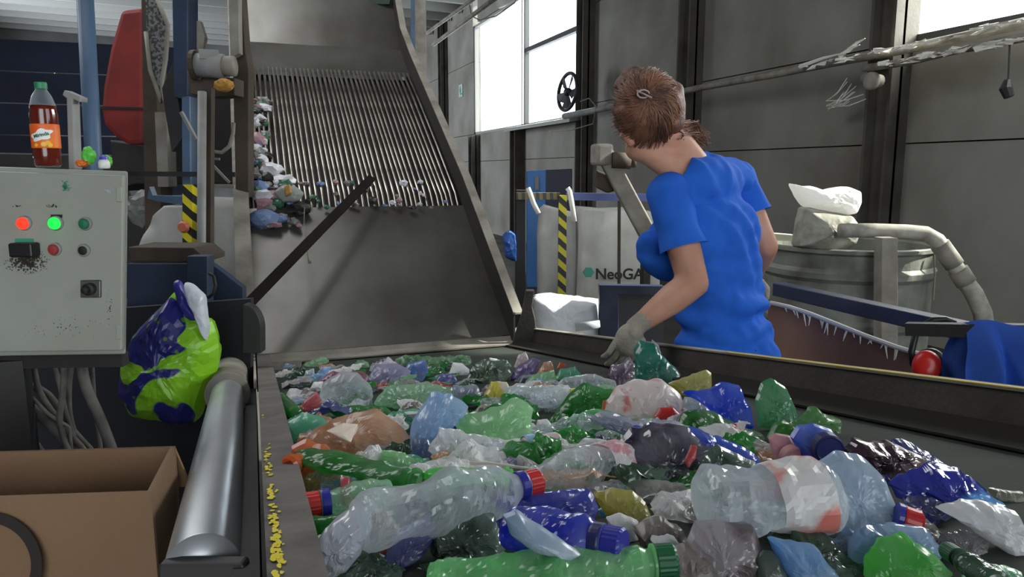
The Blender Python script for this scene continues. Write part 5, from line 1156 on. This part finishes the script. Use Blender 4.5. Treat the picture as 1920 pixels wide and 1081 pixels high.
puf('plastic_film', 'film', 'long green crumpled film before the bright blue film', [(1276, 800), (1290, 778), (1330, 782), (1380, 800), (1430, 812), (1440, 836), (1400, 838), (1350, 826), (1300, 815)], plas('leafgreen2', (46, 120, 44), .8, .2, .35, .5), 77, .42)
puf('plastic_film', 'film', 'clear grey-white film left of the bright blue film', [(1270, 770), (1290, 750), (1320, 750), (1336, 776), (1320, 790), (1290, 788)], CL, 78, .35, dD=-.03)
puf('plastic_bag', 'bag', 'pale yellow film sheet standing against the sideboard', [(1256, 722), (1290, 712), (1330, 698), (1340, 704), (1334, 740), (1290, 744), (1268, 740)], plas('paleyellow', (176, 172, 70), .85, .3, .3, .3), 79, .25, th=.02)
puf('plastic_bag', 'bag', 'teal green film bag held up below the gloved hand', [(1190, 718), (1192, 664), (1205, 645), (1232, 652), (1246, 672), (1284, 708), (1270, 720)], TEAL, 80, .25, lift=.0)
puf('plastic_film', 'film', 'small clear film tip on top of the teal bag', [(1218, 662), (1226, 640), (1238, 650), (1242, 672), (1230, 676)], CL, 81, .2, lift=.04)
puf('plastic_film', 'film', 'dark purple film clutched by the gloved hand', [(1140, 715), (1148, 690), (1170, 688), (1186, 672), (1194, 690), (1190, 722), (1160, 728)], plas('violetdark', (74, 50, 84), .95, .25, .1), 82, .35)
puf('plastic_film', 'film', 'green crumpled film left of the red printed pack', [(1040, 775), (1070, 745), (1100, 726), (1130, 735), (1160, 742), (1130, 765), (1100, 782)], GR, 83, .35)
bot('clear bottle with pale yellow cap lying in mid belt', 945, 748, 1080, 741, 46, CL, CAPY, None, .85, 84, .16, lift=.03)
puf('wrapper', 'wrapper', 'yellow and white wrapper left of the yellow-capped bottle', [(902, 762), (908, 740), (920, 722), (950, 722), (960, 745), (930, 768)], plas('yelwrap', (216, 200, 70), .92, .3, .2, .4, 24, rgb2=(220, 226, 220), ns=14), 85, .3)
puf('plastic_bag', 'bag', 'large pale green wrinkled bag in the middle of the belt', [(846, 800), (880, 782), (930, 776), (975, 762), (1004, 780), (1000, 815), (975, 845), (930, 850), (870, 830)], PALEG, 86, .4)
puf('plastic_film', 'film', 'white clear wrinkled film below the pale green bag', [(800, 850), (820, 815), (860, 822), (910, 828), (935, 850), (920, 872), (850, 875)], plas('whiteclear', (226, 232, 236), .6, .1, .25, .7, 30), 87, .42)
puf('plastic_film', 'film', 'light blue film right of the tan heap', [(764, 850), (770, 800), (800, 752), (840, 756), (878, 776), (860, 800), (830, 820), (800, 856)], plas('softblue', (150, 186, 230), .62, .15, .3, .5), 88, .4)
puf('plastic_bottle', 'bottle', 'mint green crushed bottle right of the pale green bag', [(1040, 812), (1070, 786), (1120, 774), (1170, 784), (1200, 806), (1160, 820), (1100, 820)], plas('mint2', (100, 190, 130), .6, .14, .35), 89, .3)
puf('plastic_bottle', 'bottle', 'vivid green crinkled bottle before the mint crushed bottle', [(1040, 850), (1044, 818), (1080, 806), (1120, 826), (1160, 838), (1130, 850), (1080, 856)], plas('vivid', (50, 170, 70), .65, .12, .4, .6), 90, .38)
puf('plastic_film', 'film', 'slate grey film lying across the mint crushed bottle', [(1100, 790), (1130, 780), (1200, 800), (1280, 796), (1300, 806), (1240, 824), (1160, 812)], plas('slate', (150, 156, 176), .8, .25, .2), 91, .25, lift=.02)
puf('paper_scrap', 'paper', 'white paper scrap right of the pale green bag', [(1002, 815), (1008, 792), (1026, 790), (1042, 806), (1036, 820)], WHF, 92, .2)
bot('pinkish white pot with pale blue band right of the pale green bag', 980, 838, 1050, 828, 42, mat('pot_pink', (196, 178, 176), .5), None, None, .9, 93, .06, lift=.02, neck=False, cat='pot', name='plastic_pot', label=(mat('band_blue', (140, 180, 214), .5), .05, .3))
puf('plastic_film', 'film', 'small crumpled clear film before the pinkish pot', [(992, 866), (1000, 845), (1020, 840), (1036, 858), (1030, 868)], CL, 94, .4)
puf('plastic_bottle', 'bottle', 'domed clear bottle body near the left rail', [(592, 760), (600, 725), (630, 706), (664, 708), (694, 736), (700, 762), (660, 770), (620, 772)], CL, 95, .28)
puf('plastic_film', 'film', 'dark green film curl under the domed clear bottle', [(612, 770), (660, 764), (720, 766), (735, 776), (690, 787), (640, 786)], GR, 96, .3)
puf('plastic_film', 'film', 'dark green triangular scrap beside the domed clear bottle', [(680, 740), (700, 748), (704, 762), (682, 766)], GRD, 97, .15)
puf('plastic_film', 'film', 'crimson film left of the domed clear bottle', [(546, 780), (566, 756), (588, 740), (600, 758), (590, 778), (566, 786)], REDF, 98, .28)
bot('small green bottle neck with yellow-green cap by the left rail', 556, 775, 512, 735, 24, GR, CAPY, None, .95, 99, .05, lift=.02)
puf('paper_scrap', 'paper', 'small white chip left of the maroon film', [(580, 730), (586, 718), (604, 717), (602, 728), (596, 734)], mat('chip_white', (240, 240, 240), .5), 100, .08)
puf('plastic_film', 'film', 'maroon film behind the domed clear bottle', [(592, 718), (620, 700), (680, 700), (690, 712), (650, 716), (610, 724)], MAG, 101, .25)
puf('plastic_film', 'film', 'small light blue film tip near the rubber flap', [(590, 704), (600, 690), (618, 690), (612, 704), (598, 712)], CLB, 102, .25)
puf('plastic_film', 'film', 'clear film bit right of the rubber flap', [(566, 714), (570, 698), (584, 694), (590, 712), (580, 722)], CL, 103, .3)
puf('plastic_film', 'film', 'mauve and white crumpled film behind the maroon film', [(686, 712), (700, 692), (740, 685), (770, 700), (760, 720), (720, 730), (700, 726)], LAV, 104, .5)
puf('plastic_scrap', 'scrap', 'dark pink scrap right of the mauve crumpled film', [(714, 720), (730, 708), (742, 716), (736, 726), (722, 728)], plas('darkpink', (160, 50, 80), .9, .3), 105, .2)
puf('plastic_film', 'film', 'clear blue film peak at the chute foot', [(752, 708), (764, 684), (794, 678), (802, 700), (790, 718), (770, 716)], plas('midblue', (80, 120, 190), .65, .12, .3), 106, .35)
puf('plastic_film', 'film', 'long pale green strip along the chute foot', [(734, 690), (740, 674), (800, 670), (880, 672), (884, 684), (820, 690)], plas('strip_green', (90, 150, 100), .8, .25, .3), 107, .3)
puf('plastic_film', 'film', 'white-tipped film peak left of the clear blue peak', [(704, 698), (724, 674), (744, 684), (756, 700), (730, 706)], plas('peakwhite', (200, 200, 214), .85, .25, .25, .5), 108, .4)
puf('paper_scrap', 'paper', 'white triangular paper near the chute foot', [(842, 700), (848, 682), (866, 684), (888, 700), (870, 706)], mat('paper_white', (228, 232, 232), .5), 109, .1)
puf('plastic_film', 'film', 'indigo film bit mid belt below the white triangle', [(812, 722), (824, 704), (850, 704), (858, 716), (836, 726)], plas('indigo', (80, 84, 170), .8, .25, .25), 110, .4)
puf('plastic_film', 'film', 'dark green tangled film below the chute right end', [(872, 712), (884, 688), (920, 676), (950, 682), (960, 706), (920, 720)], plas('tangle', (40, 80, 44), .92, .25, .2, .7), 111, .5)
puf('plastic_film', 'film', 'deep purple film below the chute right end', [(956, 712), (968, 692), (1000, 675), (1014, 680), (1004, 700), (980, 716)], PUR, 112, .3)
puf('plastic_film', 'film', 'pinkish white curl above the deep purple film', [(962, 690), (972, 668), (986, 662), (992, 674), (984, 688)], plas('pinkcurl', (200, 180, 186), .92, .35, .2), 113, .35)
puf('plastic_film', 'film', 'sand brown film right of the deep purple film', [(1006, 700), (1020, 682), (1034, 680), (1040, 694), (1026, 704)], TAN, 114, .35)
puf('plastic_scrap', 'scrap', 'little orange dot scrap near the curved end plate', [(1044, 690), (1050, 680), (1062, 684), (1056, 692)], ORG, 115, .1)
puf('plastic_film', 'film', 'sea green film mid distance right of sand brown film', [(1040, 712), (1050, 694), (1080, 690), (1090, 702), (1076, 714)], MINT, 116, .3)
puf('plastic_bottle', 'bottle', 'flattened clear bottle behind the green crumpled film', [(1030, 735), (1060, 712), (1110, 706), (1156, 718), (1162, 735), (1110, 736), (1060, 740)], CL, 117, .25)
puf('plastic_film', 'film', 'greyish green film between dark tangle and yellow wrapper', [(980, 722), (1000, 705), (1040, 698), (1046, 712), (1010, 724)], PALEG, 118, .4)
puf('plastic_film', 'film', 'long mint strip mid belt right of dark green curl', [(712, 790), (730, 776), (780, 770), (800, 778), (770, 794), (735, 796)], MINT, 119, .3)
puf('plastic_film', 'film', 'clear greenish film sheet right of domed clear bottle', [(700, 760), (720, 732), (790, 724), (850, 736), (860, 756), (800, 768), (740, 768)], CLG, 120, .35)
puf('plastic_film', 'film', 'grey-blue clear film left of yellow wrapper', [(840, 752), (850, 728), (890, 726), (904, 744), (890, 760), (860, 762)], plas('greyblue', (140, 150, 176), .7, .2, .25), 121, .4)
puf('plastic_film', 'film', 'brown-grey crumple below yellow wrapper', [(880, 785), (900, 765), (950, 764), (960, 778), (920, 790)], plas('brgrey', (130, 116, 104), .9, .35, .15), 122, .4)
puf('plastic_film', 'film', 'deep blue film under the light blue film', [(768, 870), (772, 830), (800, 830), (812, 856), (800, 874)], plas('steelblue', (50, 84, 140), .85, .2, .25), 123, .35)
puf('plastic_film', 'film', 'teal scrap left of the light blue film', [(740, 800), (752, 790), (772, 796), (766, 812), (748, 812)], TEAL, 124, .25)
one('thin_stick', 'thin white stick lying under the clear bottle with pink label', 'stick', MB().tube([onbelt(830, 868, .03)[0], onbelt(915, 868, .03)[0], onbelt(1002, 880, .03)[0]], .0025, 6), mat('stick_white', (210, 206, 200), .5))

# --- the loose small pieces between the described ones
FILL = [('green', GR), ('dark green', GRD), ('clear', CL), ('pale blue', CLB), ('white', WHF), ('grey', GRY), ('mint green', MINT), ('navy blue', BLUN), ('beige', TAN), ('lilac', LAV), ('brown', BRN), ('pale green', PALEG), ('red', REDF)]
def scrapmesh(seed):
    r = random.Random(seed); o = Vector((seed*2.3, seed*1.1, seed*.7)); K, n = 12, 44; vs = []; fs = []
    st_ = r.uniform(.55, 1)
    def pt(t, a, rad):
        x = math.cos(a)*rad*t; y = math.sin(a)*rad*t*st_; q = Vector((x, y, 0))*26+o
        z = .012*(1-t*t)+.017*ridge(q*.8, 4)+.012*noise.noise(q*.5); nv = noise.noise_vector(q*.9)*.012
        return Vector((x+nv.x, y+nv.y, max(-.002, z+.012)))
    rads = [.052*(1+.35*noise.noise(Vector((math.cos(a)*1.6, math.sin(a)*1.6, seed)))+.12*noise.noise(Vector((math.cos(a)*6, math.sin(a)*6, seed)))) for a in [6.2832*k/n for k in range(n)]]
    vs.append(pt(0, 0, 0))
    for i in range(1, K+1):
        for k in range(n): vs.append(pt(i/K, 6.2832*k/n, rads[k]))
    for k in range(n):
        fs.append((0, 1+k, 1+(k+1) % n))
        for i in range(K-1): b = 1+i*n; fs.append((b+k, b+n+k, b+n+(k+1) % n, b+(k+1) % n))
    me = bpy.data.meshes.new('w'); me.from_pydata(vs, [], fs); return me
fr_ = random.Random(77); protos = {}
def inside(x, y):
    if y < 905: lo = 508+(y-690)*.19; hi = 960+(y-690)*3.0 if y < 900 else 1600
    else: lo = 548+(y-905)*.18; hi = 1300
    return lo+8 < x < min(hi, 1560 if y < 860 else 1290)
cnt = 0
while cnt < 230:
    y = 684+(fr_.random()**1.25)*250; x = fr_.uniform(500, 1560)
    if not inside(x, y): continue
    c, t = onbelt(x, y, 0)
    if c.x > 1.02 or c.x < .08 or c.y > 3.03: continue
    nm, m = fr_.choices(FILL, weights=[5, 4, 9, 4, 6, 3, 4, 2, 2, 3, 2, 5, 1])[0]; v = fr_.randrange(3); key = (nm, v)
    lab = 'small crumpled %s plastic piece lying loose between the bigger items' % nm; g = 'small %s pieces on the belt' % nm
    s = fr_.uniform(.55, 1.15); rot = (fr_.uniform(-.3, .3)-.15, fr_.uniform(-.3, .3), fr_.uniform(0, 6.28)); 
    if key not in protos:
        me = scrapmesh(len(protos)*3+11)
        o = one('plastic_piece', lab, 'plastic piece', me, m, g); protos[key] = o; o.location = c+Vector((0, 0, -.004)); o.rotation_euler = rot; o.scale = (s, s, s)
    else: copy_thing(protos[key], c+Vector((0, 0, -.004)), rot, (s, s, s*fr_.uniform(.7, 1.4)), lab, g)
    cnt += 1
# a few flat pieces in the sparse front right
for k, (x, y, i) in enumerate(((1330, 975, 5), (1270, 960, 4), (1560, 1060, 1), (1700, 1000, 5), (1480, 1010, 1), (1220, 1080, 10), (1150, 1070, 5), (640, 1070, 1), (700, 1080, 1), (860, 1075, 1), (1740, 970, 7), (1620, 900, 7), (1600, 1040, 3))):
    c, t = onbelt(x, y, 0); nm, m = FILL[i]
    key = (nm, 0)
    if key in protos: copy_thing(protos[key], c, (-.15, 0, k*1.3), (.7, .7, .6), 'small crumpled %s plastic piece lying loose between the bigger items' % nm, 'small %s pieces on the belt' % nm)
